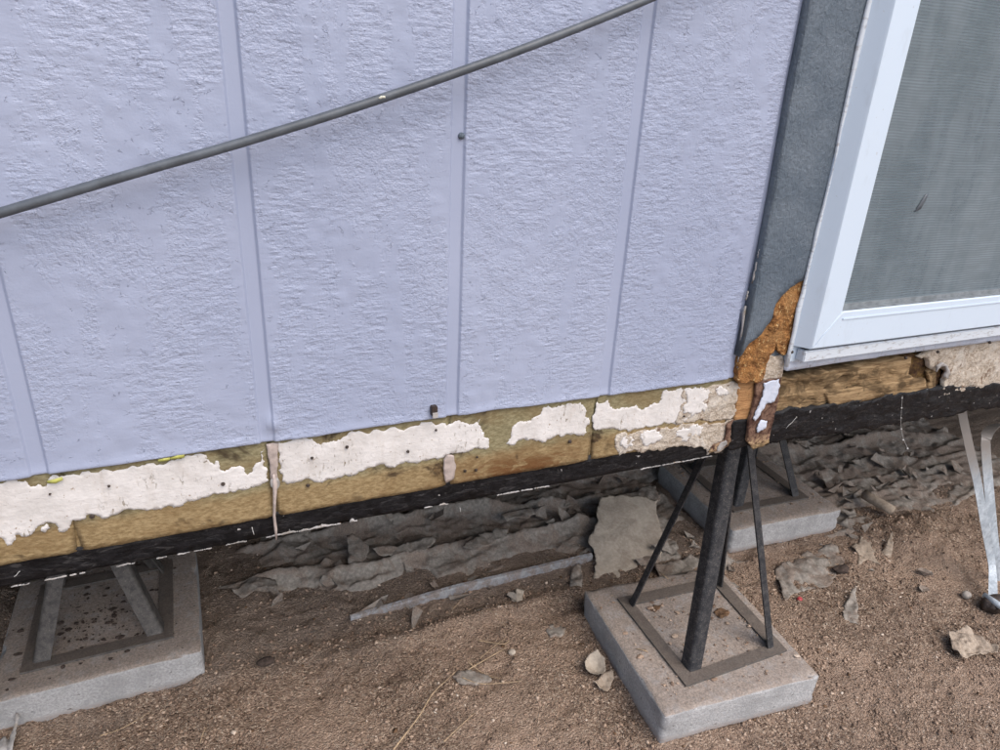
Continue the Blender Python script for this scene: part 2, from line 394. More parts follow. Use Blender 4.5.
def settle(o):                       # put a one-mesh thing's origin at its own base
    me = o.data; co = np.empty(len(me.vertices) * 3); me.vertices.foreach_get('co', co); co = co.reshape(-1, 3)
    c = (co.min(0) + co.max(0)) / 2; c[2] = co[:, 2].min()
    me.transform(Matrix.Translation(-Vector(c))); o.location = c; return o
def box_me(name, x0, x1, y0, y1, z0, z1, bev=0.0):
    bm = bmesh.new(); bmesh.ops.create_cube(bm, size=1)
    for v in bm.verts: v.co = ((x0 + x1) / 2 + v.co.x * (x1 - x0), (y0 + y1) / 2 + v.co.y * (y1 - y0), (z0 + z1) / 2 + v.co.z * (z1 - z0))
    if bev: bmesh.ops.bevel(bm, geom=bm.edges[:], offset=bev, segments=2, affect='EDGES')
    me = bpy.data.meshes.new(name); bm.to_mesh(me); bm.free(); return me
def box(name, b, mat, parent=None, bev=0.0): return link(name, box_me(name, *b, bev), mat, parent)
def tube(name, pts, rad, mat, parent=None, seg=8, cap=True):
    pts = [Vector(p) for p in pts]; n = len(pts); rad = rad if isinstance(rad, (list, tuple)) else [rad] * n
    V, Fc = [], []; ref = Vector((0, 0, 1))
    for i, p in enumerate(pts):
        t = (pts[min(i + 1, n - 1)] - pts[max(i - 1, 0)]).normalized()
        a = t.cross(ref if abs(t.dot(ref)) < .95 else Vector((1, 0, 0))).normalized(); b = t.cross(a)
        for k in range(seg):
            th = 2 * math.pi * k / seg; V.append(p + (a * math.cos(th) + b * math.sin(th)) * rad[i])
    for i in range(n - 1):
        for k in range(seg): Fc.append((i * seg + k, i * seg + (k + 1) % seg, (i + 1) * seg + (k + 1) % seg, (i + 1) * seg + k))
    if cap: Fc.append(tuple(range(seg))[::-1]); Fc.append(tuple((n - 1) * seg + k for k in range(seg)))
    return link(name, mesh(name, V, Fc), mat, parent, True)
def ragged(poly, it=3, amp=.12, seed=0, maxseg=.004):
    r = random.Random(seed); pts = [Vector(p) for p in poly]
    for _ in range(it):
        out = []
        for i, p in enumerate(pts):
            q = pts[(i + 1) % len(pts)]; d = q - p; out.append(p)
            if d.length > maxseg:
                out.append(p + d * r.uniform(.4, .6) + Vector((-d.y, d.x)).normalized() * r.uniform(-1, 1) * min(amp * d.length, .006))
        pts = out
    return [tuple(p) for p in pts]
def inside(px, py, poly):
    c = np.zeros(px.shape, bool); n = len(poly); j = n - 1
    for i in range(n):
        xi, yi = poly[i]; xj, yj = poly[j]
        if yi != yj: c ^= ((yi > py) != (yj > py)) & (px < (xj - xi) * (py - yi) / (yj - yi) + xi)
        j = i
    return c
def slab(name, poly, mapping, mat, parent=None, step=.006, thick=.002, disp=None, smooth=True, seed=1, round_edge=0.0):
    """poly: outline in (a, b); mapping(a, b, d) -> world, d = height towards the viewer; disp(a, b) -> extra d"""
    r = np.random.RandomState(seed); P = np.array(poly); n = len(poly)
    ga, gb = np.meshgrid(np.arange(P[:, 0].min(), P[:, 0].max(), step), np.arange(P[:, 1].min(), P[:, 1].max(), step))
    ga = (ga + r.uniform(-.3, .3, ga.shape) * step).ravel(); gb = (gb + r.uniform(-.3, .3, gb.shape) * step).ravel()
    k = inside(ga, gb, poly); ga, gb = ga[k], gb[k]
    if len(ga):
        dm = np.full(len(ga), 1e9)
        for i in range(n):
            p, q = P[i], P[(i + 1) % n]; d = q - p; L = max((d ** 2).sum(), 1e-12)
            t = np.clip(((ga - p[0]) * d[0] + (gb - p[1]) * d[1]) / L, 0, 1)
            dm = np.minimum(dm, np.hypot(ga - p[0] - t * d[0], gb - p[1] - t * d[1]))
        k = dm > step * .45; ga, gb, dm = ga[k], gb[k], dm[k]
    pts = [Vector((float(a), float(b))) for a, b in poly] + [Vector((float(a), float(b))) for a, b in zip(ga, gb)]
    vo, eo, fo, *_ = geometry.delaunay_2d_cdt(pts, [(i, (i + 1) % n) for i in range(n)], [], 1, 1e-7)
    A = np.array([v.x for v in vo]); B = np.array([v.y for v in vo])
    D = np.asarray(disp(A, B)) if disp is not None else np.zeros(len(A))
    D = D + np.zeros(len(A))
    cnt = {}
    for f in fo:
        for i in range(len(f)):
            e = (f[i], f[(i + 1) % len(f)]); cnt[e] = cnt.get(e, 0) + 1
    be = [e for e in cnt if (e[1], e[0]) not in cnt]
    bset = {i for e in be for i in e}
    if round_edge:
        for i in bset: D[i] -= round_edge
    V = [mapping(a, b, d) for a, b, d in zip(A, B, D)]
    F_ = [tuple(f) for f in fo]; ix = {}
    for i in bset: ix[i] = len(V); V.append(mapping(A[i], B[i], D[i] - thick))
    for a, b in be: F_.append((b, a, ix[a], ix[b]))
    me = mesh(name, V, F_)
    bm = bmesh.new(); bm.from_mesh(me); bmesh.ops.recalc_face_normals(bm, faces=bm.faces[:]); bm.to_mesh(me); bm.free()
    ref = Vector(mapping(A[0], B[0], D[0] + 1)) - Vector(mapping(A[0], B[0], D[0]))
    nrm = me.polygons[0].normal
    if nrm.dot(ref) < 0: me.flip_normals()
    return link(name, me, mat, parent, smooth)
def wallmap(y): return lambda a, b, d: (a, y - d, b)
def wp(px, y=1.0): return [W(u, v, y) for u, v in px]
def gp(px, z=0.0): return [G(u, v, z) for u, v in px]

# ================================================================== the ground
def ground_h(x, y):
    x = np.asarray(x, float); y = np.asarray(y, float)
    h = .010 * fbm(x * 2.1, y * 2.1, 1.3, 3) + .006 * fbm(x * 11, y * 11, 4.1, 4) + .0060 * fbm(x * 38, y * 38, 2.2, 3) - .010 * sstep(.15, .5, fbm(x * 9, y * 9, 33, 3)) + .007 * sstep(.1, .4, fbm(x * 16, y * 16, 41, 3))
    # a low bank of loose soil where the skirting stood, and the heap beside the far pad
    h = h + .024 * np.exp(-((y - (1.505 + .02 * pnoise(x * 6, 0.3))) / .030) ** 2) * sstep(.12, .4, x) * sstep(1.12, .95, x)
    h = h + .050 * np.exp(-(((x - 2.36) / .22) ** 2 + ((y - 1.36) / .15) ** 2)) * (1 + .5 * fbm(x * 14, y * 14, 9, 3))
    h = h + .030 * np.exp(-(((x + .06) / .10) ** 2 + ((y - 1.66) / .26) ** 2))
    h = h + .018 * sstep(1.7, 2.3, y)
    for cx_, cy_, hs_ in ((1.157, 1.159, .234), (-.362, 1.772, .234), (1.845, 1.735, .2425)):
        m = np.maximum(np.abs(x - cx_), np.abs(y - cy_)) - hs_
        h = h + .016 * np.exp(-(np.maximum(m, 0) / .030) ** 2) * (.45 + 1.2 * fbm(x * 9, y * 9, 51, 3))
    return h - .006
def axis(lo, hi, step, far):
    core = list(np.arange(lo, hi + step / 2, step)); out = []; s = step; p = hi
    while p < far: s *= 1.35; p += s; out.append(p)
    neg = []; s = step; p = lo
    while p > -far: s *= 1.35; p -= s; neg.append(p)
    return np.array(neg[::-1] + core + out)
ax, ay = axis(-1.0, 3.1, .0095, 220), axis(.25, 2.6, .0095, 220)
X, Y = np.meshgrid(ax, ay); fade = np.clip(1 - (np.hypot(X - 1, Y - 1.4) - 4) / 20, 0, 1)
Z = ground_h(X, Y) * fade
nx, ny = len(ax), len(ay)
ii = (np.arange(ny - 1)[:, None] * nx + np.arange(nx - 1)[None, :]).ravel()
quads = np.stack([ii, ii + 1, ii + nx + 1, ii + nx], 1)
me = bpy.data.meshes.new('ground'); me.vertices.add(nx * ny); me.vertices.foreach_set('co', np.stack([X, Y, Z], -1).ravel())
me.loops.add(quads.size); me.polygons.add(len(quads)); me.loops.foreach_set('vertex_index', quads.ravel())
me.polygons.foreach_set('loop_start', np.arange(len(quads)) * 4)
try: me.polygons.foreach_set('loop_total', np.full(len(quads), 4))
except Exception: pass
me.update(calc_edges=True); me.validate()
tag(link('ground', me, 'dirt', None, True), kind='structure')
def gz(x, y): return float(ground_h(np.array([x]), np.array([y]))[0])

# ================================================================== the house
GROOVES = [.056 + .301 * k for k in range(-5, 4)]          # siding grooves, 0.301 m apart
Z_SID, Z_TAN, Z_BLK = .965, .828, .786
house = thing('manufactured_home', (0, 1.0, 0), 'raised home with lavender grooved siding, rotted lower edge and white framed window', 'house')

def relief(x, z):
    d = np.abs((x - .056) / .301 - np.round((x - .056) / .301)) * .301
    g = .0042 * (1 - sstep(.0080, .0128, d))
    e = .0013 * fbm(x * 40, z * 60, .7, 3) * sstep(.010, .02, d) + .0020 * fbm(x * 5, z * 3, 2.0, 2)
    p = sstep(.16, .34, fbm(x * 22, z * 13, 7.7, 4)) * .0009 * sstep(.014, .03, d)
    return e + p - g
def bottom_edge(x): return Z_SID + .0028 * fbm(x * 9, 0.5, 3, 3) - .004 * np.exp(-((x - .25) / .35) ** 2) * -1
for gi in range(len(GROOVES)):
    x0 = GROOVES[gi]; x1 = GROOVES[gi + 1] if gi + 1 < len(GROOVES) else .972
    xs = np.unique(np.concatenate([x0 + np.array([0, .004, .0075, .0082, .0090, .0098, .0106, .0114, .0122, .013]), np.linspace(x0 + .014, x1 - .014, 56), x1 - np.array([0, .004, .0075, .0082, .0090, .0098, .0106, .0114, .0122, .013])])); zs = np.concatenate([[0, .0012, .003, .006], np.arange(.011, .78, .0055), [.85, 1.0, 1.2, 1.5, 1.66]])
    A, B = np.meshgrid(xs, zs); Bz = bottom_edge(A) + B
    lip = .0025 * np.exp(-(B / .010) ** 2) - .0035 * (B < .0005) - .001 * (np.abs(B - .0012) < 1e-4)
    Yv = 1.0 - relief(A, Bz) - lip - .0035
    lump = .006 * np.exp(-(((A - .065) / .012) ** 2 + ((Bz - 1.0) / .016) ** 2)) * (1 + 1.2 * fbm(A * 90, Bz * 90, 1, 2))
    Yv = Yv - lump
    V = list(zip(A.ravel(), Yv.ravel(), Bz.ravel())); n = len(xs); Fc = []
    V += [(float(x), 1.006, float(bottom_edge(x)) + .001) for x in xs]; base = len(zs) * n
    for j in range(len(zs) - 1):
        for i in range(n - 1): Fc.append((j * n + i, j * n + i + 1, (j + 1) * n + i + 1, (j + 1) * n + i))
    for i in range(n - 1): Fc.append((base + i, base + i + 1, i + 1, i))
    link('siding_panel', mesh('siding_panel', V, Fc), 'siding', house, True)

# the bare strip under the paint, one piece between each pair of grooves
strip_grooves = [W(u, 480, 1.0)[0] for u in (-190, -60, 64, 273, 449, 596)]
strip_grooves[0], strip_grooves[1] = -.84, -.539
strip_grooves[2] = W(66, 495)[0]; strip_grooves[3] = W(272, 470)[0]; strip_grooves[4] = W(450, 440)[0]; strip_grooves[5] = W(596, 415)[0]
sgx = [-1.45] + strip_grooves + [.975]
for i in range(len(sgx) - 1):
    a, b = sgx[i] + (.0035 if i else 0), sgx[i + 1] - .0035
    if i == len(sgx) - 2: b = sgx[i + 1]
    wb = lambda x: Z_TAN + .0025 * float(fbm(np.array([x * 8]), np.array([2.2]), 1, 2)[0])
    n = max(4, int((b - a) / .02)); top = [(b - (b - a) * t / n, .972) for t in range(n + 1)]; bot = [(a + (b - a) * t / n, wb(a + (b - a) * t / n)) for t in range(n + 1)]
    slab('bare_hardboard', ragged(bot + top, 1, .04, i), wallmap(1.003), 'hard', house, .009, .012,
         lambda A, B: .0005 * fbm(A * 30, B * 60, 2, 3) - .003 * np.exp(-((A - a) / .006) ** 2) - .003 * np.exp(-((A - b) / .006) ** 2), seed=i)
box('groove_backing', (-1.45, .97, 1.0095, 1.014, .826, .971), 'hard', house)

PEEL = [
 [(-140, 507), (0, 484), (25, 481), (30, 487), (45, 486.5), (48, 479.5), (64, 476.5), (100, 471.5), (150, 463.5), (204, 455), (210, 462), (214.5, 465), (216, 461), (222, 471), (229, 470), (240, 466), (247.5, 475.5), (253, 468), (258, 463), (261, 452), (264, 449.5), (265, 462), (268.5, 480), (258, 486.5), (225, 494), (192, 501), (166, 507), (144, 510), (99, 516.5), (72, 520.5), (70, 526), (58.5, 532.5), (52.5, 523.5), (43.5, 525), (33, 532.5), (15, 535.5), (12, 545), (7.5, 546), (2, 538), (-30, 539), (-140, 556)],
 [(279, 442), (312, 439), (317, 444), (321, 445), (330, 442), (342, 438.5), (348, 434), (390, 428), (432, 422), (444, 423.5), (447, 427), (459, 420.5), (474, 424), (480, 419), (482, 430), (484.5, 437.5), (489, 448), (477, 448.5), (462, 452.5), (438, 460), (390, 468), (345, 475), (312, 480.5), (282, 481), (279, 460)],
 [(506, 444), (512, 430.5), (524, 422), (539, 415.5), (543.5, 408), (562, 405), (581, 402.5), (585.5, 417), (590, 421.5), (587, 432), (560, 436.5), (545, 442.5), (530, 439.5)],
 [(596, 430.5), (597.5, 402), (608, 400), (612, 407), (615.5, 409.5), (636.5, 405), (640, 409), (644, 409.5), (652, 405), (659, 403.5), (662, 396), (663.5, 391.5), (690, 388), (690, 421), (655, 426), (620, 431)],
]
for i, pl in enumerate(PEEL):
    slab('white_paint_flake', ragged(wp(pl, 1.0015), 4, .26, 20 + i, .0022), wallmap(1.0021), 'peel', house, .0045, .0006,
         lambda A, B: .0005 * fbm(A * 60, B * 90, 5, 3) + .0007 * sstep(.1, .3, fbm(A * 14, B * 20, 9, 2)), seed=i)
slab('white_paint_flake', ragged(wp([(42, 527), (46, 524), (50, 528), (46, 532), (41, 531)], 1.0015), 2, .2, 31, .002), wallmap(1.0008), 'peel', house, .005, .0016)
# swollen fibrous end by the corner: upper and lower lap
slab('swollen_fibreboard', ragged(wp([(684, 389), (737, 383.5), (739, 395), (735, 405), (737, 412), (733, 418), (705, 421), (676, 425)], 1.0), 4, .22, 41, .0025), wallmap(1.0014), 'fibre', house, .004, .003,
     lambda A, B: .0032 * fbm(A * 40, B * 60, 3, 4))
slab('swollen_fibreboard', ragged(wp([(617, 435.5), (640, 431.5), (668, 427.5), (705, 423.5), (734, 419.5), (732, 430), (731, 441), (727, 447), (722, 451), (707, 455), (703, 447.5), (690, 447), (665, 450.5), (640, 452), (620, 456), (616, 446)], 1.0), 4, .24, 42, .0025), wallmap(1.0014), 'fibre', house, .004, .003,
     lambda A, B: .0032 * fbm(A * 40, B * 60, 8, 4))
slab('white_paint_flake', ragged(wp([(717, 449), (720, 443), (726, 440), (727, 444), (722, 449), (718, 452)], .996), 2, .15, 43, .002), wallmap(.9955), 'edge', house, .005, .0016)
slab('rust_stain_chip', ragged(wp([(726, 425), (733, 419), (731, 440), (727, 446), (716, 451), (708, 452), (714, 444), (724, 440)], .999), 2, .15, 44, .002), wallmap(.9965), 'rust', house, .005, .003, lambda A, B: .0015 * fbm(A * 60, B * 60, 8, 3))

for i, pl in enumerate([[(686, 391), (704, 388), (712, 392), (708, 399), (700, 402), (706, 410), (692, 418), (684, 414)], [(640, 434), (656, 431), (662, 436), (655, 444), (645, 446)], [(676, 430), (700, 426), (704, 433), (688, 440), (679, 437)], [(716, 389), (734, 386), (730, 393), (720, 396)], [(622, 440), (632, 437), (634, 446), (626, 450)]]):
    slab('white_paint_flake', ragged(wp(pl, 1.0), 4, .42, 150 + i, .0016), wallmap(1.0006), 'peel', house, .004, .0012, lambda A, B: .0022 * fbm(A * 40, B * 60, 3 if i % 2 == 0 else 8, 3))
# black tar coated rim beam, left run
slab('black_rim_beam', ragged([(-1.45, Z_BLK), (-.6, Z_BLK), (0, Z_BLK + .004), (.3, Z_BLK + .003), (.6, Z_BLK - .002), (.985, Z_BLK - .004), (.985, .832), (.3, .834), (-1.45, .834)], 2, .008, 5), wallmap(1.006), 'tar', house, .012, .042,
     lambda A, B: .0022 * fbm(A * 14, B * 40, 4, 4))
# pale chipped paint along the beam's lower arris
for i, (ua, ub, th) in enumerate([(10, 42, .0014), (44, 85, .0016), (116, 190, .0014), (194, 212, .0012), (226, 300, .0045), (300, 358, .0075), (425, 433, .003), (440, 449, .003), (498, 562, .0014), (642, 720, .0020)]):
    xa, xb = W(ua, 591 - .19 * ua, 1.0)[0], W(ub, 591 - .19 * ub, 1.0)[0]
    zb = lambda x: Z_BLK + float(np.interp(x, [-.6, 0, .3, .6, .985], [0, .004, .003, -.002, -.004]))
    x = xa
    while x < xb - .004:
        ln = min(random.uniform(.006, .06) * (2.5 if th > .004 else 1), xb - x)
        n = max(3, int(ln / .006)); bot = [(x + ln * t / n, zb(x + ln * t / n) - .001 + random.uniform(0, .0006)) for t in range(n + 1)]
        top = [(q, z + .0004 + th * .8 * random.random() ** 1.5 * (1 - abs(2 * t / n - 1) ** 3)) for t, (q, z) in enumerate(bot[::-1])]
        slab('chipped_paint_edge', ragged(bot + top, 1, .2, 60 + i, .002), wallmap(1.0035), 'edge', house, .01, .003)
        x += ln + random.choice((.002, .004, .015, .03))

# corner: split wood block, tarred foot, rusted strap
slab('split_wood_block', ragged(wp([(738, 381.5), (756.5, 380), (752, 418.5), (733.5, 421)], 1.002), 2, .03, 71), wallmap(1.002), 'orange_wood', house, .006, .04, lambda A, B: .0012 * fbm(A * 25, B * 140, 2, 3))
slab('tarred_block_foot', ragged(wp([(733.5, 421), (752, 418.5), (749, 436), (746, 446), (731, 450.5), (728, 449)], 1.0), 2, .06, 72), wallmap(1.0), 'tar', house, .006, .045, lambda A, B: .002 * fbm(A * 40, B * 40, 2, 3))
slab('rusted_strap', ragged(wp([(757.5, 381), (781, 377.5), (779, 398), (774, 420), (769, 440), (762, 443.5), (752, 447), (747, 441), (748, 428), (752, 412)], .994), 3, .06, 73, .003), wallmap(.994), 'rust', house, .004, .006, lambda A, B: .0025 * fbm(A * 50, B * 50, 2, 4))
for i, pl in enumerate([[(764, 383), (779, 379), (778, 393), (774, 402), (766, 404), (761, 412), (755, 421), (753, 419), (758, 407), (763, 397)], [(762, 420), (767, 421), (766, 428), (758, 433), (757, 428)]]):
    slab('pale_blue_paint_flake', ragged(wp(pl, .991), 3, .14, 80 + i, .002), wallmap(.9905), 'bluepeel', house, .004, .0018, lambda A, B: .001 * fbm(A * 60, B * 60, 2, 3))

# right of the corner: rotten beam, dark rot pocket, beige panel, tar coat below
xR = 2.75
def tarline(u): return np.interp(u, [750, 779, 815, 850, 880, 905, 928, 960, 1000], [416, 413, 408.5, 402.5, 399, 394, 389.5, 387.5, 385])
def botline(u): return np.interp(u, [750, 772, 800, 840, 865, 904, 942, 1000], [448.5, 442, 438, 432, 428, 422, 416.5, 408])
slab('rotten_beam', ragged(wp([(775, 418), (779, 380.5), (803, 378), (840, 370.5), (880, 365), (912, 358), (911, 366), (908, 374), (916, 379), (925, 382), (928, 390), (905, 396), (850, 405), (815, 411)], 1.002), 2, .05, 91, .006), wallmap(1.004), 'rotten', house, .005, .04,
     lambda A, B: .006 * fbm(A * 9, B * 75, 6, 4) - .009 * sstep(.05, .30, fbm(A * 13, B * 30, 3.3, 4)))
# the long split that runs through the beam: a thin lower lamina set proud
slab('split_lamina', ragged(wp([(826, 394), (850, 389.5), (880, 385.5), (905, 381.5), (925, 378.5), (927, 388), (905, 393), (880, 397), (852, 401.5), (830, 405.5)], .999), 2, .05, 92, .005), wallmap(.9985), 'rotten', house, .005, .01, lambda A, B: .003 * fbm(A * 10, B * 60, 1, 4))
slab('rot_pocket', ragged(wp([(905, 355), (940, 350), (946, 402), (916, 406), (904, 392)], 1.012), 2, .06, 93), wallmap(1.014), 'darkrot', house, .006, .02, lambda A, B: .009 * fbm(A * 30, B * 30, 6, 4))
slab('rot_shard', ragged(wp([(928, 371), (932, 366), (936, 372), (936, 386), (939, 394), (930, 398), (926, 390), (930, 381)], 1.004), 2, .14, 94, .003), wallmap(1.0035), 'rotten', house, .005, .008, lambda A, B: .004 * fbm(A * 40, B * 40, 1, 4))
def flat_right(top_px, bot_px, y, extra):
    a = wp(top_px, y); b = wp(bot_px, y); return a + extra[0] + extra[1] + b[::-1]
slab('swollen_fibreboard', ragged(wp([(918, 357), (928, 358), (929, 365), (935, 371), (938, 368), (943, 366), (947, 372), (945, 380), (942, 388), (944, 396)], 1.0) + [W(1000, 386.5, 1.0), (xR, W(1000, 386.5)[1]), (xR, W(1000, 336)[1]), W(1000, 336, 1.0), W(940, 343, 1.0)], 4, .12, 95, .004), wallmap(.9995), 'fibre', house, .006, .012,
     lambda A, B: .006 * fbm(A * 26, B * 44, 13, 4) + .001)
slab('curled_paint_flake', ragged(wp([(936, 372), (941, 366), (945, 366), (946, 372), (944, 377), (948, 379), (950, 373), (947, 365), (942, 362), (937, 366)], .99), 2, .08, 96, .003), wallmap(.9885), 'edge', house, .004, .004, lambda A, B: .003 * fbm(A * 50, B * 50, 13, 2))
us = [758, 779, 815, 850, 880, 905, 928, 960, 1000]
tt = [(u, tarline(u) - 1.5) for u in us]; bb = [(u, botline(u)) for u in (752, 772, 800, 840, 865, 904, 942, 1000)]
slab('tarred_beam', ragged(wp(tt, 1.0) + [(xR, W(1000, 384)[1]), (xR, W(1000, 408)[1])] + wp(bb[::-1], 1.0), 4, .13, 97, .004), wallmap(1.0005), 'tar', house, .006, .045,
     lambda A, B: .005 * fbm(A * 16, B * 30, 6, 4) + .0035)
slab('timber_scrap_edge', ragged(wp([(752, 447), (760, 444.5), (769, 440.5), (769, 443), (762, 447), (753, 449.5)], .99), 2, .1, 98, .002), wallmap(.9895), 'rotten', house, .004, .006)

# trim board with its foot broken away, swollen chipboard showing beneath
zt = 2.3
trim_px = [(737.5, 381), (740, 362), (742, 355), (746, 348), (749, 344), (757, 338), (761.6, 334), (766, 327), (769.6, 323), (773, 317), (774, 310), (776, 304), (782, 296), (790, 288), (798, 283), (804.8, 279.5)]
tx1 = W(820, 220, .983)[0]
trim_poly = wp(trim_px[2:], .983) + [(tx1 + .004, W(806, 278, .983)[1] + .004), (tx1 + .004, zt), (.954, zt)] + [(.954, W(742, 355, .983)[1] - .004)]
slab('trim_board', ragged(trim_poly, 3, .03, 101, .004), wallmap(.983), 'trim', house, .012, .0165, lambda A, B: .0008 * fbm(A * 30, B * 12, 1, 3))
slab('swollen_chipboard', ragged(wp([(738, 382), (739, 366), (742, 356), (748, 345), (760, 335), (768, 325), (772, 316), (774, 306), (781, 296), (790, 288), (804, 280), (803, 292), (799, 310), (795, 330), (789, 353), (783, 355), (778, 351), (776, 341), (773, 352), (769, 354), (766, 363), (764, 371), (761.5, 380), (750, 381.5)], .987), 4, .16, 102, .003), wallmap(.988), 'osb', house, .003, .014,
     lambda A, B: .006 * fbm(A * 45, B * 38, 2, 4) + .0045 * sstep(-.2, .3, fbm(A * 14, B * 14, 6, 2)))
slab('grey_backing_scrap', ragged(wp([(770, 356), (775, 338), (781, 352), (783, 360), (770, 360)], .996), 2, .05, 103), wallmap(.996), 'trim', house, .006, .004)
slab('white_plaster_patch', ragged(wp([(763, 381), (765, 367), (769, 354.5), (775, 357), (783, 354.5), (784, 366), (782, 377)], .992), 3, .06, 104, .003), wallmap(.9925), 'fibre', house, .004, .006, lambda A, B: .003 * fbm(A * 30, B * 30, 4, 3))
# caulk line that has come loose beside the trim
for i, (u0, v0, u1, v1, w) in enumerate([(737.5, 372, 739, 350, .0022), (739, 350, 745, 306, .0028), (745.5, 300, 748, 291, .0022), (752, 283, 757, 262, .002), (757.5, 258, 759, 249, .0014)]):
    pts = [Vector((W(u0 + (u1 - u0) * t / 6, v0 + (v1 - v0) * t / 6, .992)[0], .992 + .0015 * random.uniform(-1, 1), W(u0 + (u1 - u0) * t / 6, v0 + (v1 - v0) * t / 6, .992)[1])) for t in range(7)]
    tube('caulk_strip', pts, [w * random.uniform(.4, 1.2) for _ in pts], 'edge', house, 6)
box('corner_post', (.956, 1.085, 1.0105, 1.05, .965, 2.45), 'belly', house)

# window ------------------------------------------------------------
wx0, wx1, wz0, wz1 = 1.106, 2.02, 1.031, 2.12
ix0, ix1, iz0, iz1 = 1.1685, 1.957, 1.106, 2.045
def frame_ring(name, o, i, ya, yb, mat, parent):        # four-sided ring as one mesh, o/i = outer/inner (x0,x1,z0,z1)
    a = [(o[0], o[2]), (o[1], o[2]), (o[1], o[3]), (o[0], o[3])]; b = [(i[0], i[2]), (i[1], i[2]), (i[1], i[3]), (i[0], i[3])]
    V = [(x, ya, z) for x, z in a] + [(x, ya, z) for x, z in b] + [(x, yb, z) for x, z in a] + [(x, yb, z) for x, z in b]; Fc = []
    for k in range(4):
        j = (k + 1) % 4; Fc += [(k, j, 4 + j, 4 + k), (8 + k, 12 + k, 12 + j, 8 + j), (k, 8 + k, 8 + j, j), (4 + k, 4 + j, 12 + j, 12 + k)]
    return link(name, mesh(name, V, Fc), mat, parent)
win = frame_ring('window', (1.0845, wx1 + .02, .995, wz1 + .02), (1.112, wx1 - .006, wz0 + .006, wz1 - .006), .9795, .999, 'vinyl', house)
win['label'] = 'white framed window with dusty insect screen'
def member(pts4, name):                                   # mitred sash member with softened front edges
    ya, yb, c = .950, .9792, .0022
    cx = sum(p[0] for p in pts4) / 4; cz = sum(p[1] for p in pts4) / 4
    ins = [(x + (cx - x) / max(abs(cx - x), 1e-6) * c, z + (cz - z) / max(abs(cz - z), 1e-6) * c) for x, z in pts4]
    V = [(x, ya, z) for x, z in ins] + [(x, ya + c, z) for x, z in pts4] + [(x - (.0205 if x < wx0 + .01 else 0), yb, z) for x, z in pts4]
    Fc = [(0, 1, 2, 3)]
    for k in range(4): j = (k + 1) % 4; Fc += [(k, 4 + k, 4 + j, j), (4 + k, 8 + k, 8 + j, 4 + j)]
    return mesh(name, V, Fc)
g = .0004
link('sash_stile', member([(wx0, wz0 + g), (ix0, iz0 + g), (ix0, iz1 - g), (wx0, wz1 - g)], 'sash_stile'), 'vinyl', win)
link('sash_stile', member([(ix1, iz0 + g), (wx1, wz0 + g), (wx1, wz1 - g), (ix1, iz1 - g)], 'sash_stile'), 'vinyl', win)
link('sash_rail', member([(wx0 + g, wz0), (wx1 - g, wz0), (ix1 - g, iz0), (ix0 + g, iz0)], 'sash_rail'), 'vinyl', win)
link('sash_rail', member([(ix0 + g, iz1), (ix1 - g, iz1), (wx1 - g, wz1), (wx0 + g, wz1)], 'sash_rail'), 'vinyl', win)
box('rail_ridge', (ix0 + .004, ix1 - .004, .9482, .9505, iz0 - .018, iz0 - .0135), 'vinyl', win, .0007)
box('inner_ledge', (ix0 - .002, ix1 + .002, .9535, .974, iz0 - .004, iz0 + .0025), 'ledge', win)
box('inner_ledge', (ix0 - .002, ix1 + .002, .965, .974, iz0 + .0027, iz0 + .010), 'ledge', win)
box('track_shadow', (wx0 + .002, wx1, .966, .979, wz0 - .0065, wz0 - .0005), 'belly', win)  # black strip standing in for the shadow line under the sash
box('sill_strip', (wx0 - .006, wx1 + .01, .957, .9793, wz0 - .031, wz0 - .007), 'sill', win, .002)
sc = link('insect_screen', mesh('insect_screen', [(ix0 - .004, .9685, iz0), (ix1 + .004, .9685, iz0), (ix1 + .004, .9685, iz1 + .004), (ix0 - .004, .9685, iz1 + .004)], [(0, 1, 2, 3)]), 'screen', win)
box('glass_pane', (ix0 - .01, ix1 + .01, .9785, .9825, iz0 - .01, iz1 + .01), 'glass', win)
# nailing flange with its chipped paint and the lavender strip under the sill
slab('flange_strip', ragged([(1.0800, .984), (1.0855, .984), (1.0855, 2.14), (1.0812, 2.14)], 5, .03, 111, .01), wallmap(.9780), 'sill', win, .02, .004)
slab('painted_sill_apron', ragged([(1.09, .972), (1.35, .973), (1.36, .975), (xR, .9735), (xR, wz0 - .033), (1.088, wz0 - .033)], 2, .02, 112, .01), wallmap(.984), 'bluepeel', win, .01, .02, lambda A, B: .001 * fbm(A * 30, B * 60, 4, 3))
for u, v in ((906, 358), (938, 352), (990, 342.5), (792, 352)):
    x, z = W(u, v, .979); bm = bmesh.new(); bmesh.ops.create_icosphere(bm, subdivisions=1, radius=.0042)
    me = bpy.data.meshes.new('screw_head'); bm.to_mesh(me); bm.free(); me.transform(Matrix.Translation((x, .9795, z)))
    link('screw_head', me, 'nail', win, True)
# wall right of the window and above it
box('wall_sheathing', (wx1 + .022, xR, 1.0, 1.012, .972, 2.62), 'siding', house)
box('wall_sheathing', (1.09, wx1 + .02, .9993, 1.0103, wz1 + .022, 2.62), 'siding', house)
box('trim_board', (wx1 + .021, wx1 + .16, .983, .9985, .975, 2.3), 'trim', house, .001)
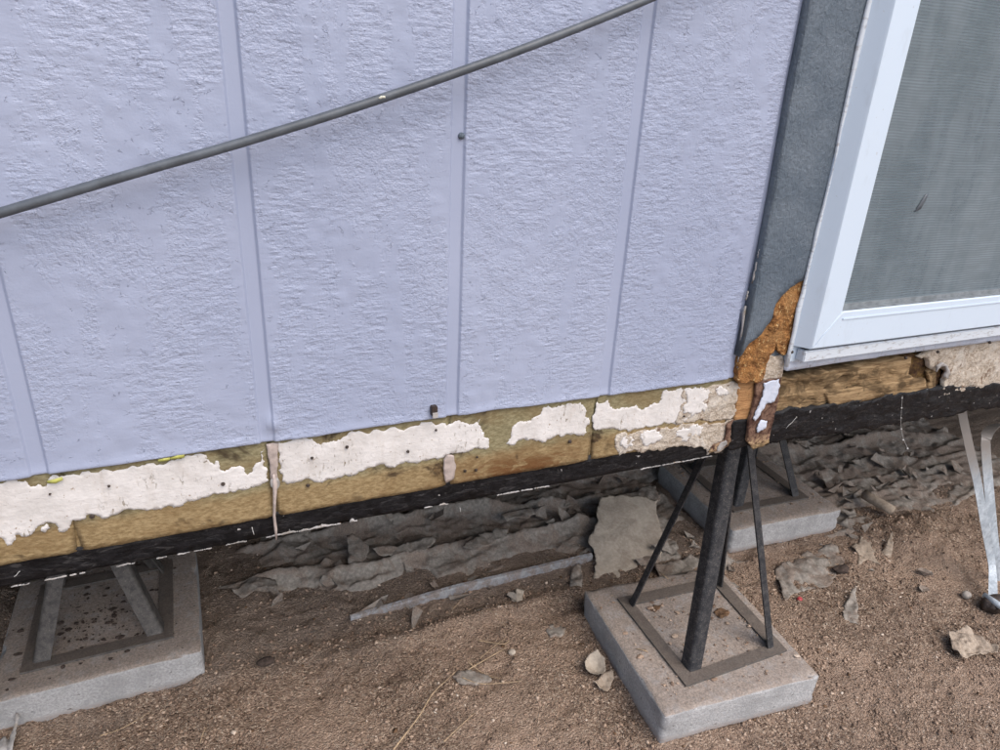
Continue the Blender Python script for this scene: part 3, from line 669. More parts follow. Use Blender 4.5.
# the home runs on both ways out of the picture
hx0, hx1, hy1 = -5.5, 7.5, 4.6
box('wall_sheathing', (hx0, -1.4495, .997, 1.012, Z_SID, 2.62), 'siding', house)
box('wall_sheathing', (xR + .001, hx1, 1.0, 1.012, .972, 2.62), 'siding', house)
box('rim_band', (hx0, -1.451, 1.003, 1.045, Z_BLK, Z_SID - .001), 'tar', house)
box('rim_band', (xR + .002, hx1, 1.003, 1.045, .768, .971), 'tar', house)
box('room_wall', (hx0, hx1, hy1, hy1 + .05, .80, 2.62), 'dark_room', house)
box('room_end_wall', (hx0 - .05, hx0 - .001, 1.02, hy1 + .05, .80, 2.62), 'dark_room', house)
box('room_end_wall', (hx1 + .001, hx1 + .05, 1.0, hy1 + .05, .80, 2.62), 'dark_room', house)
box('floor', (hx0, hx1, 1.055, hy1 - .001, .842, .90), 'belly', house)
box('roof', (hx0 - .1, hx1 + .1, .99, hy1 + .15, 2.621, 2.70), 'roof', house)
box('belly_board', (hx0, hx1, 1.052, hy1 - .001, .815, .8415), 'belly', house)
box('rear_skirt_blocker', (hx0, hx1, hy1 - .04, hy1 - .002, -.05, .8145), 'dark_room', house)  # unseen skirt wall, added to darken the crawl space
for yy in (1.70, 3.6):
    i_ = box('chassis_beam', (hx0, hx1, yy + .045, yy + .055, .565, .814), 'steel', house)
    box('beam_flange', (hx0, hx1, yy, yy + .10, .557, .5648), 'steel', i_)
box('perimeter_joist', (hx0, hx1, 1.11, 1.21, .762, .8148), 'darkrot', house)
# curtain inside, gently pleated, with a dark chest behind
cx = np.linspace(1.20, 1.50, 60); V = []; Fc = []
for z in (1.13, 2.1):
    for x in cx: V.append((x, 1.09 + .012 * math.sin(x * 70) + .006 * math.sin(x * 31), z))
for i in range(59): Fc.append((i, i + 1, 60 + i + 1, 60 + i))
cur = tag(link('curtain', mesh('curtain', V, Fc), 'curtain', None, True), 'pale curtain hanging behind the dusty window screen', 'curtain'); settle(cur)
ch = tag(box('storage_chest', (1.26, 1.72, 1.16, 1.55, .901, 1.24), 'chest', None, .01), 'dark low chest seen dimly through the window screen', 'chest'); settle(ch)
sk = slab('mark', ragged(wp([(914, 212), (917, 207), (925.5, 194), (928, 194), (920, 209)], .968), 1, .05, 120), wallmap(.9665), 'cable', win, .005, .0008); sk.name = 'screen_smudge'

# small fixings along the strip
for u, v, r_, in [(223, 484, .0045), (92, 516.5, .005), (109, 486, .0028), (50, 494, .0022), (308, 485.5, .0045), (347, 447, .004), (312, 458, .0035), (436, 430, .003), (408, 451.5, .004), (465, 471, .004), (476, 470, .0042), (477, 457, .003), (684, 416, .003), (570, 441.5, .0055)]:
    x, z = W(u, v, 1.0); bm = bmesh.new()
    r_ *= .75
    bmesh.ops.create_cone(bm, cap_ends=True, segments=10, radius1=r_, radius2=r_ * .6, depth=.003, matrix=Matrix.Translation((x, .9985, z)) @ Matrix.Rotation(math.pi / 2, 4, 'X'))
    me = bpy.data.meshes.new('nail_head'); bm.to_mesh(me); bm.free(); link('nail_head', me, 'nail', house)
x, z = W(434, 411, .99)
cl = box('metal_clip', (x - .005, x + .0055, .986, .997, z - .0085, z + .009), 'nail', house, .001); box('clip_tab', (x - .004, x + .005, .983, .9855, z - .010, z - .001), 'edge', cl)
x, z = W(462, 136, .997); bm = bmesh.new(); bmesh.ops.create_icosphere(bm, subdivisions=2, radius=.005); me = bpy.data.meshes.new('paint_knot'); bm.to_mesh(me); bm.free(); me.transform(Matrix.Translation((x, .9995, z))); link('paint_knot', me, 'trim', house, True)
# old caulk hanging out of the groove
pts = [(273.5, 474), (275, 484), (274.5, 500), (274, 515), (275.5, 528), (276, 538)]
tube('hanging_caulk', [(W(u, v, .998)[0], .998 - .001 * i, W(u, v, .998)[1]) for i, (u, v) in enumerate(pts)], [.002, .004, .0026, .0022, .0026, .001], 'drip', house, 8)
slab('hanging_caulk', ragged(wp([(266, 444.5), (278.5, 443), (278, 458), (277, 471), (278, 481), (274, 486), (271, 481), (270, 466), (267.5, 455)], 1.001), 3, .05, 131, .003), wallmap(1.0), 'drip', house, .003, .003,
     lambda A, B: .003 * fbm(A * 160, B * 14, 1, 3))
slab('caulk_blob', ragged(wp([(271, 480), (278, 479), (280, 484), (277, 490), (272, 488)], .996), 2, .12, 132, .002), wallmap(.9965), 'edge', house, .003, .003, lambda A, B: .003 * fbm(A * 90, B * 90, 1, 2))
slab('caulk_blob', ragged(wp([(444, 460), (447, 455), (454, 456), (456, 466), (454, 478), (446, 483), (444, 474)], .999), 2, .06, 130), wallmap(.998), 'drip', house, .004, .004, lambda A, B: .002 * fbm(A * 60, B * 60, 1, 2))
for i, pl in enumerate([[(170, 458), (182, 452.5), (184, 451), (184.5, 457.5), (171, 459.5)], [(47, 481), (62, 477), (63, 480), (56, 483.5), (48, 483.5)], [(158, 459.5), (170, 457.5), (170, 460), (158, 462)]]):
    slab('tape_scrap', ragged(wp(pl, .996), 1, .05, 140 + i), wallmap(.996), 'yellow', house, .005, .0012, lambda A, B: .002 * fbm(A * 50, B * 50, 1, 2))

# ================================================================== cable in front of the wall
cpx = [(-330, 303), (-150, 257.5), (0, 213), (130, 174.5), (250, 140), (380, 99), (520, 50), (645, 0.5), (800, -68), (1000, -165)]
pts = [(W(u, v, .962)[0], .962, W(u, v, .962)[1]) for u, v in cpx]
def smooth_path(p, n=12):
    out = []; p = [Vector(q) for q in p]
    for i in range(len(p) - 1):
        a, b, c, d = p[max(i - 1, 0)], p[i], p[i + 1], p[min(i + 2, len(p) - 1)]
        for k in range(n):
            t = k / n; out.append(.5 * ((2 * b) + (c - a) * t + (2 * a - 5 * b + 4 * c - d) * t * t + (3 * b - a - 3 * c + d) * t ** 3))
    return out + [p[-1]]
cable = thing('cable', pts[0], 'dark grey cable strung diagonally across the lavender siding', 'cable')
tube('jacket', smooth_path(pts), .0060, 'cable', cable, 14)
x, z = W(381, 97.5, .956)
slab('jacket_scratch', ragged(wp([(378.5, 98), (381, 95.8), (385, 96), (385.5, 98), (380, 99.2)], .956), 1, .1, 3), wallmap(.9558), 'chipwhite', cable, .003, .001)
for q in (pts[0], pts[-1]):
    box('wall_clip', (q[0] - .008, q[0] + .008, q[1] - .009, .999, q[2] - .010, q[2] + .010), 'nail', cable, .002)

# ================================================================== concrete pads and steel piers
def pad(c, size, rot, z0, z1, label, chips=0):
    n, m = 40, 9; bm = bmesh.new(); hs = size / 2; hz = (z1 - z0) / 2
    bmesh.ops.create_cube(bm, size=2)
    bmesh.ops.subdivide_edges(bm, edges=bm.edges[:], cuts=31, use_grid_fill=True)
    co = np.array([v.co[:] for v in bm.verts]); P = co * [hs, hs, hz]
    rad = .006
    q = np.sign(P) * np.maximum(np.abs(P) - (np.array([hs, hs, hz]) - rad), 0); L = np.linalg.norm(q, axis=1)
    core = np.clip(P, -(np.array([hs, hs, hz]) - rad), np.array([hs, hs, hz]) - rad)
    nn = q / np.maximum(L, 1e-9)[:, None]; P = core + nn * rad
    w = fbm(P[:, 0] * 16 + c[0] * 9, P[:, 1] * 16, P[:, 2] * 16, 4) * .0022 + fbm(P[:, 0] * 70, P[:, 1] * 70 + c[1] * 9, P[:, 2] * 70, 2) * .0012
    edge = (np.abs(q) > 1e-5).sum(1) >= 2
    w = w - edge * np.maximum(0, fbm(P[:, 0] * 22 + c[1], P[:, 1] * 22, P[:, 2] * 22 + 5, 3)) * .016
    P = P + nn * w[:, None]
    for v, p in zip(bm.verts, P): v.co = p
    me = bpy.data.meshes.new('concrete_pad'); bm.to_mesh(me); bm.free()
    me.transform(Matrix.Translation((0, 0, hz)))
    o = link('concrete_pad', me, 'concrete', None, True); o.location = (c[0], c[1], z0); o.rotation_euler = (0, 0, rot)
    return tag(o, label, 'concrete pad', 'concrete pads under the piers')
PADZ = .098
pc = (1.157, 1.159)
pad(pc, .468, math.radians(-4.5), -.004, PADZ, 'square concrete pad nearest the camera, under the corner pier')
plc = (-.362, 1.772)
pad(plc, .468, math.radians(1), -.004, PADZ, 'concrete pad at the left edge, half hidden below the beam')
pfc = (1.845, 1.735)
pad(pfc, .485, math.radians(-3), -.004, PADZ, 'rear concrete pad behind the corner pier')

def angle_leg(base, top, sx, sy, fl, th=.005):
    # L section, heel pointing (sx, sy) away from the pier's middle
    def ring(p):
        h = []
        for k in range(6):
            a = math.pi / 2 * k / 5; h.append((.011 - .011 * math.cos(a), .011 - .011 * math.sin(a)))
        prof = [(0, fl)] + h + [(fl, 0), (fl, th), (.011, th), (th, .011), (th, fl)]
        return [(p[0] - sx * a, p[1] - sy * b, p[2]) for a, b in prof]
    N = 12; V = []
    for i in range(N + 1):
        t = i / N; V += ring([base[k] + (top[k] - base[k]) * t for k in range(3)])
    m = len(V) // (N + 1); Fc = []
    for i in range(N):
        for k in range(m):
            j = (k + 1) % m; Fc.append((i * m + k, i * m + j, (i + 1) * m + j, (i + 1) * m + k))
    Fc += [tuple(range(m)), tuple(N * m + k for k in range(m))[::-1]]
    me = mesh('leg', V, Fc); bm = bmesh.new(); bm.from_mesh(me); bmesh.ops.recalc_face_normals(bm, faces=bm.faces[:]); bm.to_mesh(me); bm.free(); return me
def pier(c, half, rot, apex_z, label, corners=None, fl=.037, bar=.036, apex=None, jack_top=.735, mat='steel'):
    t = thing('steel_pier', (c[0], c[1], PADZ), label, 'pier', 'steel piers under the floor')
    ca, sa = math.cos(rot), math.sin(rot); rt = lambda x, y: (c[0] + ca * x - sa * y, c[1] + sa * x + ca * y)
    ap = apex or c; zb = PADZ + .0015
    sq = [(-1, -1), (1, -1), (1, 1), (-1, 1)]
    out = [rt(half * a, half * b) for a, b in sq] if corners is None else corners
    cc = (sum(p[0] for p in out) / 4, sum(p[1] for p in out) / 4)
    inn = [(p[0] + (cc[0] - p[0]) * bar / half * 1.0, p[1] + (cc[1] - p[1]) * bar / half * 1.0) for p in out]
    for k in range(4):
        j = (k + 1) % 4; q = [out[k], out[j], inn[j], inn[k]]
        n = 24; V = []; Fc = []
        for i in range(n + 1):
            s = i / n; a = [q[0][d] + (q[1][d] - q[0][d]) * s for d in (0, 1)]; b = [q[3][d] + (q[2][d] - q[3][d]) * s for d in (0, 1)]
            s1 = .0006 * float(pnoise(s * 9, k * 3.3)); V += [(a[0], a[1], zb), (a[0], a[1], zb + .006 + s1), (b[0], b[1], zb + .0045 + s1), (b[0], b[1], zb)]
        for i in range(n):
            for e in range(3): Fc.append((i * 4 + e, i * 4 + e + 1, i * 4 + e + 5, i * 4 + e + 4))
        Fc += [(3, 2, 1, 0), tuple(n * 4 + e for e in range(4))]
        link('base_bar', mesh('base_bar', V, Fc), 'bar', t)
    for k, (a, b) in enumerate(sq):
        p = out[k]; f_ = .20 if corners is not None and k == 0 else .13
        base = (p[0] + (cc[0] - p[0]) * f_, p[1] + (cc[1] - p[1]) * f_, zb + .0055)
        top = (ap[0] + a * .034, ap[1] + b * .034, apex_z)
        link('leg', angle_leg(base, top, a, b, fl if k == 0 or corners is None else fl * .68), mat, t)
    box('top_plate', (ap[0] - .06, ap[0] + .06, ap[1] - .06, ap[1] + .06, apex_z, apex_z + .006), mat, t)
    tube('jack_screw', [(ap[0], ap[1], apex_z + .006), (ap[0], ap[1], jack_top - .008)], .014, mat, t, 12)
    box('head_plate', (ap[0] - .05, ap[0] + .05, ap[1] - .05, ap[1] + .05, jack_top - .008, jack_top), mat, t)
    return t
cor = [G(686, 688, PADZ), G(786.5, 652, PADZ), G(719, 578, PADZ), G(617, 600, PADZ)]
pier(pc, .17, math.radians(-3), .742, 'black steel pier of angle legs standing on the nearest concrete pad', cor, apex=(1.157, 1.165), jack_top=.762)
pier((plc[0] - .004, plc[1] + .01), .172, math.radians(1), .50, 'dusty steel pier on the left pad, its legs cut off by the beam', fl=.040, jack_top=.556, mat='steel_dusty')
pier((pfc[0] + .0, pfc[1] + .02), .172, math.radians(-3), .50, 'dark steel pier on the rear concrete pad', jack_top=.556)

def lump_me(name, r, seed, sub=3, amp=.25):
    bm = bmesh.new(); bmesh.ops.create_icosphere(bm, subdivisions=sub, radius=1)
    co = np.array([v.co[:] for v in bm.verts]); k = 1 + amp * fbm(co[:, 0] * 1.4 + seed, co[:, 1] * 1.4, co[:, 2] * 1.4, 3)
    for v, c, s in zip(bm.verts, co, k): v.co = c * s * np.array(r)
    me = bpy.data.meshes.new(name); bm.to_mesh(me); bm.free(); return me

# ================================================================== tie-down straps and earth anchor
def strap(name, pts, w, parent, wd=(1, 0, 0)):
    pts = smooth_path(pts, 8); V = []; Fc = []; wd = Vector(wd).normalized()
    for i, p in enumerate(pts):
        t = (pts[min(i + 1, len(pts) - 1)] - pts[max(i - 1, 0)]).normalized(); s = (wd - t * wd.dot(t)).normalized(); nn = t.cross(s) * .0009
        for a, b in ((-1, -1), (1, -1), (1, 1), (-1, 1)): V.append(p + s * a * w / 2 + nn * b)
    for i in range(len(pts) - 1):
        for k in range(4): j = (k + 1) % 4; Fc.append((i * 4 + k, i * 4 + j, i * 4 + 4 + j, i * 4 + 4 + k))
    Fc += [(3, 2, 1, 0), tuple(len(pts) * 4 - 4 + k for k in range(4))]
    me = mesh(name, V, Fc); return link(name, me, 'galv', parent)
def PY(u, v, y): x, z = W(u, v, y); return (x, y, z)
ab = G(993, 602, .03)
anch = thing('tie_down_anchor', (ab[0] + .02, ab[1], 0), 'galvanised tie-down straps bolted to a ground anchor at right edge', 'anchor')
strap('strap', [PY(958, 380, 1.18), PY(962, 412, 1.165), PY(970, 450, 1.14), PY(977, 480, 1.125), PY(984, 520, 1.10), PY(992, 565, 1.075), (ab[0] + .012, ab[1] + .01, .035)], .026, anch, (1, -.35, 0))
strap('strap', [PY(1002, 424, 1.30), PY(993, 427, 1.22), PY(986.5, 436, 1.165), PY(986, 452, 1.15), PY(990, 500, 1.115), PY(995, 550, 1.085), PY(1001, 590, 1.06), (ab[0] + .035, ab[1] + .005, .04)], .031, anch, (1, -.35, 0))
me = lump_me('anchor_head', (.050, .032, .030), 3, 3, .35); me.transform(Matrix.Translation((ab[0] + .022, ab[1] + .004, .012))); link('anchor_head', me, 'nail', anch, True)
tube('anchor_bolt', [(ab[0] - .002, ab[1] - .040, .034), (ab[0] - .002, ab[1] + .03, .034)], .010, 'galv', anch, 12)
tube('bolt_head', [(ab[0] - .002, ab[1] - .048, .034), (ab[0] - .002, ab[1] - .0405, .034)], .016, 'galv', anch, 6)
tube('anchor_rod', [(ab[0] + .02, ab[1], -.25), (ab[0] + .02, ab[1], -.011)], .012, 'nail', anch, 10)

# ================================================================== the torn ground sheet under the floor
def sheet_h(x, y):
    wv = y * 15 + 2.4 * fbm(x * 1.6, y * 2.6, 5, 3) + x * 1.8
    fold = (1 - np.abs(np.sin(wv))) ** 2.4
    wv2 = y * 33 - x * 4 + 3.0 * fbm(x * 3, y * 6, 8, 3); fold2 = (1 - np.abs(np.sin(wv2))) ** 2.2
    amp = .014 + .034 * sstep(1.55, 2.1, y)
    h = amp * fold * (.5 + .9 * sstep(-.2, .3, fbm(x * 3, y * 3, 2, 2))) + .014 * fold2 * sstep(-.15, .2, fbm(x * 4, y * 4, 12, 2))
    h = h + .014 * np.abs(pnoise(x * 5, y * 21, 3)) + .006 * np.abs(pnoise(x * 14, y * 46, 6)) - .006
    cover = fbm(x * 3.6, y * 5.5, 21, 4) + .02 + .45 * sstep(1.62, 2.0, y) + .25 * sstep(1.9, 2.3, x)
    h = h + np.clip(cover, -.30, .05) * .13
    edge = 1.60 - .22 * sstep(1.1, 1.4, x) + .12 * (1 - sstep(.1, .35, x)) + .09 * fbm(x * 5, 0.2, 4, 3)
    return ground_h(x, y) + h + .003 - .06 * (1 - sstep(edge - .06, edge + .16, y)) - .06 * (1 - sstep(-.12, .12, x))
xs = np.arange(-.12, 3.3, .0075); ys = np.arange(1.28, 2.75, .0075); A, B = np.meshgrid(xs, ys); H = sheet_h(A, B)
# it lies round the pads, not through them
for c, s in ((plc, .25), (pfc, .255), (pc, .25)):
    m = np.maximum(np.abs(A - c[0]), np.abs(B - c[1])); H = np.where(m < s + .03, np.minimum(H, .05 - .09 * (1 - sstep(s - .01, s + .03, m))), H)
nx2, ny2 = len(xs), len(ys); ii = (np.arange(ny2 - 1)[:, None] * nx2 + np.arange(nx2 - 1)[None, :]).ravel()
me = mesh('ground_sheet', np.stack([A, B, H], -1).reshape(-1, 3), [(a, a + 1, a + nx2 + 1, a + nx2) for a in ii.tolist()])
tag(link('ground_sheet', me, 'sheet', None, True), 'dusty grey plastic ground sheet lying in folds under the floor', 'plastic sheet')

def crumple(name, px, z, mat, label, cat, amp=.012, freq=14, thick=.0008, seed=1, step=.006, tilt=(0, 0), group=None, curl=0.0, rag=.10):
    poly = ragged(gp(px, z), 4, rag * (.5 if 'paper' in name else 1.3), seed, .005); P = np.array(poly); c = P.mean(0); R_ = np.hypot(*(P - c).T).max()
    def disp(a, b):
        r2 = ((a - c[0]) ** 2 + (b - c[1]) ** 2) / R_ ** 2
        crease = np.abs(pnoise(a * freq * .8 + seed, b * freq * .8, seed * .7)) + .5 * np.abs(pnoise(a * freq * 2.3 + seed, b * freq * 2.3, seed * 1.7))
        return amp * (.5 * fbm(a * freq, b * freq, seed * 1.7, 3) + 2.0 * crease - .5) + curl * r2 + (a - c[0]) * tilt[0] + (b - c[1]) * tilt[1]
    base = gz(c[0], c[1])
    o = slab(name, poly, lambda a, b, d: (a, b, z + d), mat, None, step, thick, disp, True, seed)
    tag(o, label, cat, group); return settle(o)
SG = 'torn plastic flaps under the floor'
crumple('torn_plastic_sheet', [(599, 511), (630, 509), (657, 509), (656, 520), (663, 535), (664, 543), (661, 552), (655, 560), (640, 563), (630, 574), (600, 583), (594, 570), (596, 556), (588, 543), (594, 533)], .03, 'sheet_clean', 'large pale torn plastic flap behind the corner pier', 'plastic flap', .011, 5, .0007, 3, .007, (0, .30), SG)
crumple('torn_plastic_sheet', [(347, 541), (352, 539), (369, 547), (361, 563), (350, 566)], .045, 'sheet', 'small upright grey plastic shard below the dangling caulk beam', 'plastic flap', .012, 14, .0007, 5, .006, (0, .3), SG)
crumple('torn_plastic_sheet', [(372, 549), (400, 544), (432, 535), (436, 538), (425, 549), (396, 551), (378, 553)], .05, 'sheet', 'long narrow plastic flap right of the small grey shard', 'plastic flap', .015, 9, .0007, 6, .007, (0, .2), SG)
crumple('torn_plastic_sheet', [(462, 545), (478, 536), (496, 528), (508, 528), (507, 534), (496, 540), (478, 549)], .05, 'sheet', 'crinkled grey flap in the middle of the crawl space', 'plastic flap', .018, 12, .0007, 8, .007, (0, .1), SG)
crumple('torn_plastic_sheet', [(500, 515), (520, 508), (545, 506), (530, 515), (508, 520)], .06, 'sheet', 'grey flap close under the beam left of the pale flap', 'plastic flap', .018, 10, .0007, 9, .007, (0, .1), SG)
crumple('torn_plastic_sheet', [(232, 590), (252, 578), (275, 578), (277, 587), (262, 590), (244, 595)], .035, 'sheet', 'grey flap beside the left concrete pad', 'plastic flap', .018, 10, .0007, 10, .007, (0, .1), SG)
crumple('torn_plastic_sheet', [(615, 497), (655, 486), (660, 500), (640, 506), (622, 508)], .06, 'sheet', 'grey flap lying behind the large pale flap', 'plastic flap', .02, 10, .0007, 11, .007, (0, .15), SG)
crumple('torn_plastic_sheet', [(848, 520), (868, 515), (884, 530), (880, 540), (858, 540), (840, 530)], .012, 'sheet', 'flat dusty flap at the right corner of the rear pad', 'plastic flap', .012, 12, .0007, 12, .007, (0, .05), SG)
crumple('torn_plastic_sheet', [(775, 570), (800, 555), (835, 545), (845, 560), (828, 585), (800, 590), (785, 600)], .004, 'sheet', 'dirt covered flap between the two concrete pads', 'plastic flap', .022, 12, .0007, 13, .008, (0, .0), SG)
crumple('torn_plastic_sheet', [(842, 610), (850, 596), (855, 588), (858, 606), (860, 622), (846, 618)], .008, 'sheet', 'dusty pointed flap right of the nearest pad', 'plastic flap', .018, 16, .0007, 14, .006, (0, .1), SG)
crumple('torn_plastic_sheet', [(655, 565), (690, 555), (705, 560), (690, 575), (668, 584)], .016, 'sheet', 'dusty flap just behind the nearest pad', 'plastic flap', .015, 12, .0007, 15, .008, (0, .05), SG)

crumple('torn_paper', [(851, 547), (859, 543), (861, 535), (867, 541), (880, 537), (874, 546), (882, 551), (873, 553), (881, 563), (868, 558), (858, 564), (859, 554)], .012, 'paper', 'pale star shaped paper scrap on the dirt beside the rear pad', 'paper scrap', .006, 30, .001, 21, .005, (0, .1))
crumple('torn_paper', [(877, 552), (885, 548), (890, 540), (892, 548), (892, 559), (886, 558)], .016, 'paper', 'small curled paper scrap right of the star shaped scrap', 'paper scrap', .012, 40, .001, 22, .004, (.5, .2))
crumple('torn_paper', [(594, 684), (603, 676), (612, 673), (614, 680), (610, 688), (606, 692), (600, 688)], .008, 'paper', 'cupped pale scrap against the near pad, lower of two', 'paper scrap', .010, 30, .001, 23, .004, (0, .3), curl=.014)
crumple('torn_paper', [(584, 668), (588, 661), (596, 659), (604, 664), (605, 674), (600, 680), (592, 678), (585, 674)], .006, 'sheet_clean', 'round curled scrap against the near pad, upper of two', 'paper scrap', .006, 30, .0007, 24, .004, (0, .1), curl=.030)
crumple('torn_paper', [(570, 585), (574, 566), (579, 564), (582, 575), (582, 588), (578, 600), (572, 596)], .012, 'sheet', 'narrow grey scrap at the left corner of the near pad', 'paper scrap', .014, 30, .0007, 25, .005, (.2, 0))
crumple('torn_paper', [(947, 634), (966, 629), (972, 633), (984, 640), (998, 646), (998, 652), (980, 653), (962, 658), (952, 650)], .012, 'paper', 'folded beige debris piece on the dirt at right edge', 'debris', .016, 26, .002, 26, .004, (0, .15), curl=.012)
crumple('paint_chip', [(4, 750), (6, 744), (18, 719), (21, 722), (12, 742), (10, 752)], .03, 'edge', 'long pale paint chip leaning at the left pad', 'paint chip', .004, 30, .002, 27, .005, (.2, .5))
crumple('paint_chip', [(-6, 744), (4, 738), (12, 742), (8, 750), (-6, 752)], .012, 'edge', 'blunt pale chip at the bottom left corner', 'paint chip', .006, 30, .002, 28, .005)
crumple('flat_stone', [(453, 676), (458, 671), (470, 669), (484, 674), (492, 680), (476, 684), (460, 682)], .006, 'sheet', 'flat grey stone among the dry twigs', 'stone', .004, 20, .008, 29, .006)
crumple('flat_stone', [(511, 597), (516, 591), (524, 591), (523, 599), (516, 604)], .008, 'sheet_clean', 'small grey stone chip just below the grey plank', 'stone', .008, 26, .010, 30, .006, (0, .3))
crumple('flat_stone', [(546, 628), (556, 622), (566, 628), (562, 635), (550, 636)], .003, 'sheet', 'dusty flat stone left of the near pad', 'stone', .006, 26, .008, 33, .006)

def lump(name, px, r, mat, label, cat, seed, rz=0, sink=.3, amp=.25):
    x, y = G(*px, 0); o = link(name, lump_me(name, r, seed, 3, amp), mat, None, True); o.rotation_euler = (0, 0, rz); o.location = (x, y, gz(x, y) + r[2] * (1 - sink)); return tag(o, label, cat)
lump('soil_clod', (266, 665), (.024, .015, .010), 'clod', 'dark oval clod on the dirt right of the left pad', 'clod', 2)
lump('soil_clod', (841, 571), (.030, .018, .013), 'clod', 'dark crumbly clod between rear pad and near pad', 'clod', 5, amp=.6)
lump('round_pebble', (966, 596), (.016, .014, .013), 'white_stone', 'pale round pebble beside the ground anchor', 'pebble', 9, amp=.1)
lump('plastic_scrap', (800, 598), (.010, .008, .006), 'red', 'small red plastic scrap right of the near pad', 'scrap', 12, amp=.4)
lump('round_pebble', (812, 519), (.018, .013, .013), 'white_stone', 'pale pebble against the front of the rear pad', 'pebble', 14)
lump('round_pebble', (512, 653), (.011, .010, .008), 'sheet_clean', 'grey pebble beside the crossing twigs', 'pebble', 16)
crumple('dry_leaf', [(714, 612), (717, 608), (724, 608), (730, 612), (728, 616), (720, 618)], PADZ + .004, 'leaf', 'curled olive brown leaf on the near pad inside the steel frame', 'leaf', .007, 60, .0008, 51, .003)
crumple('dry_leaf', [(650, 610), (653, 604), (658, 605), (663, 603), (660, 608), (655, 612)], PADZ + .003, 'leaf', 'small dark leaf bits on the near pad by the left leg', 'leaf', .006, 60, .0008, 52, .003)

# grey board half sunk in the soil
p0, p1 = Vector((*G(350, 612, .02), 0)), Vector((*G(592, 555, .02), 0)); d = (p1 - p0).normalized(); L = (p1 - p0).length; nrm = Vector((-d.y, d.x, 0))
V, Fc = [], []; n = 60
for i in range(n + 1):
    c = p0 + d * L * i / n; s = float(fbm(i * .2, 0, 1, 3)) * .004; zt_ = .002 + .021 * min(1, i / n * 2.5)
    w0 = .013 + s * .5
    for a, z in ((-w0 / 2, -.02), (-w0 / 2, zt_ - .003), (-w0 / 2 + .003, zt_), (w0 / 2, zt_ + .002), (w0 / 2, -.02)): V.append(c + nrm * a + Vector((0, 0, z)))
for i in range(n):
    for k in range(4): Fc.append((i * 5 + k, i * 5 + k + 1, i * 5 + k + 6, i * 5 + k + 5)[::-1])
Fc += [tuple(range(5)), tuple(n * 5 + k for k in range(5))[::-1]]
o = tag(link('grey_plank', mesh('grey_plank', V, Fc), 'grey_plank'), 'thin grey plank edge half buried in the dirt', 'plank'); settle(o)
# broken timber offcut right of the rear pad
p0, p1 = Vector((*G(864, 493, .06), .055)), Vector((*G(893, 511, .05), .05))
o = tag(tube('wood_offcut', [p0, p0.lerp(p1, .3), p0.lerp(p1, .7), p1], [.019, .021, .02, .019], 'paper', None, 9), 'brown round stick lying on the heap behind the rear pad', 'stick'); settle(o)

# cobweb thread hanging from the tarred beam
tp = [(902.5, 396), (901.5, 410), (901, 425), (903, 437), (908, 449)]
th = thing('cobweb', PY(908, 449, .988), 'beaded cobweb thread hanging from the tarred beam', 'cobweb')
tube('thread', smooth_path([PY(u, v, .988) for u, v in tp], 5), .0004, 'thread', th, 5)
for u, v, r_ in ((902, 398, .0018), (901.5, 408, .0022), (901, 418, .0018), (901.2, 429, .0022), (903, 440, .0022), (907.5, 448.5, .0028)):
    q = PY(u, v, .988); bm = bmesh.new(); bmesh.ops.create_icosphere(bm, subdivisions=1, radius=r_); me = bpy.data.meshes.new('speck'); bm.to_mesh(me); bm.free(); me.transform(Matrix.Translation(q)); link('speck', me, 'thread', th, True)
# webs and scratches on the tar coat: fine pale strands
for i, (u0, v0, u1, v1) in enumerate([(786, 428, 797, 417), (252, 527, 254, 535), (460, 507, 460.5, 512), (20, 571, 14, 577)]):
    tube('pale_strand', [PY(u0 + (u1 - u0) * t / 4, v0 + (v1 - v0) * t / 4 + random.uniform(-.5, .5), .9935 if u0 > 740 else 1.0005) for t in range(5)], .0005, 'thread', house, 5)

# twigs
TW = [([(393, 749), (405, 735), (420, 716), (432, 695), (444, 682), (456, 671)], 'long bent dry twig running to the bottom edge', .0026),
      ([(468, 669.5), (486, 660), (507, 647)], 'straight straw twig crossing above the flat stone', .0024),
      ([(478, 639.5), (490, 642), (504, 645), (509, 641)], 'pale short twig topmost of the crossing twigs', .0022),
      ([(480, 660), (492, 649), (506, 638)], 'thin twig crossing two others beside the flat stone', .0016),
      ([(468, 663), (484, 671), (500, 680)], 'twig lying over the right end of the flat stone', .0018),
      ([(444, 744), (456, 731), (474, 713)], 'dark twig near the bottom edge right of the bent twig', .0020),
      ([(480, 608), (492, 617), (506, 628)], 'fine twig below the grey plank', .0012),
      ([(462, 678), (480, 683), (505, 683), (522, 680)], 'curved thin twig under the flat stone', .0016),
      ([(452, 609), (460, 599), (468, 589)], 'short twig leaning on the grey plank', .0016),
      ([(100, 735), (120, 728), (139, 717), (152, 711)], 'thin straw in the dirt below the left pad', .0014),
      ([(200, 742), (203, 735), (206, 728)], 'tiny straw at the bottom edge near the left pad', .0016)]
for pts_, lab, r_ in TW:
    P3 = []
    for u, v in pts_:
        x, y = G(u, v, .008); P3.append((x, y, gz(x, y) + .009 + random.uniform(0, .006)))
    P3 = smooth_path(P3, 5); n = len(P3)
    tag(settle(tube('twig', P3, [r_ * (1 - .5 * i / n) * random.uniform(.8, 1.15) for i in range(n)], 'twig', None, 6)), lab, 'twig', 'dry twigs on the dirt')
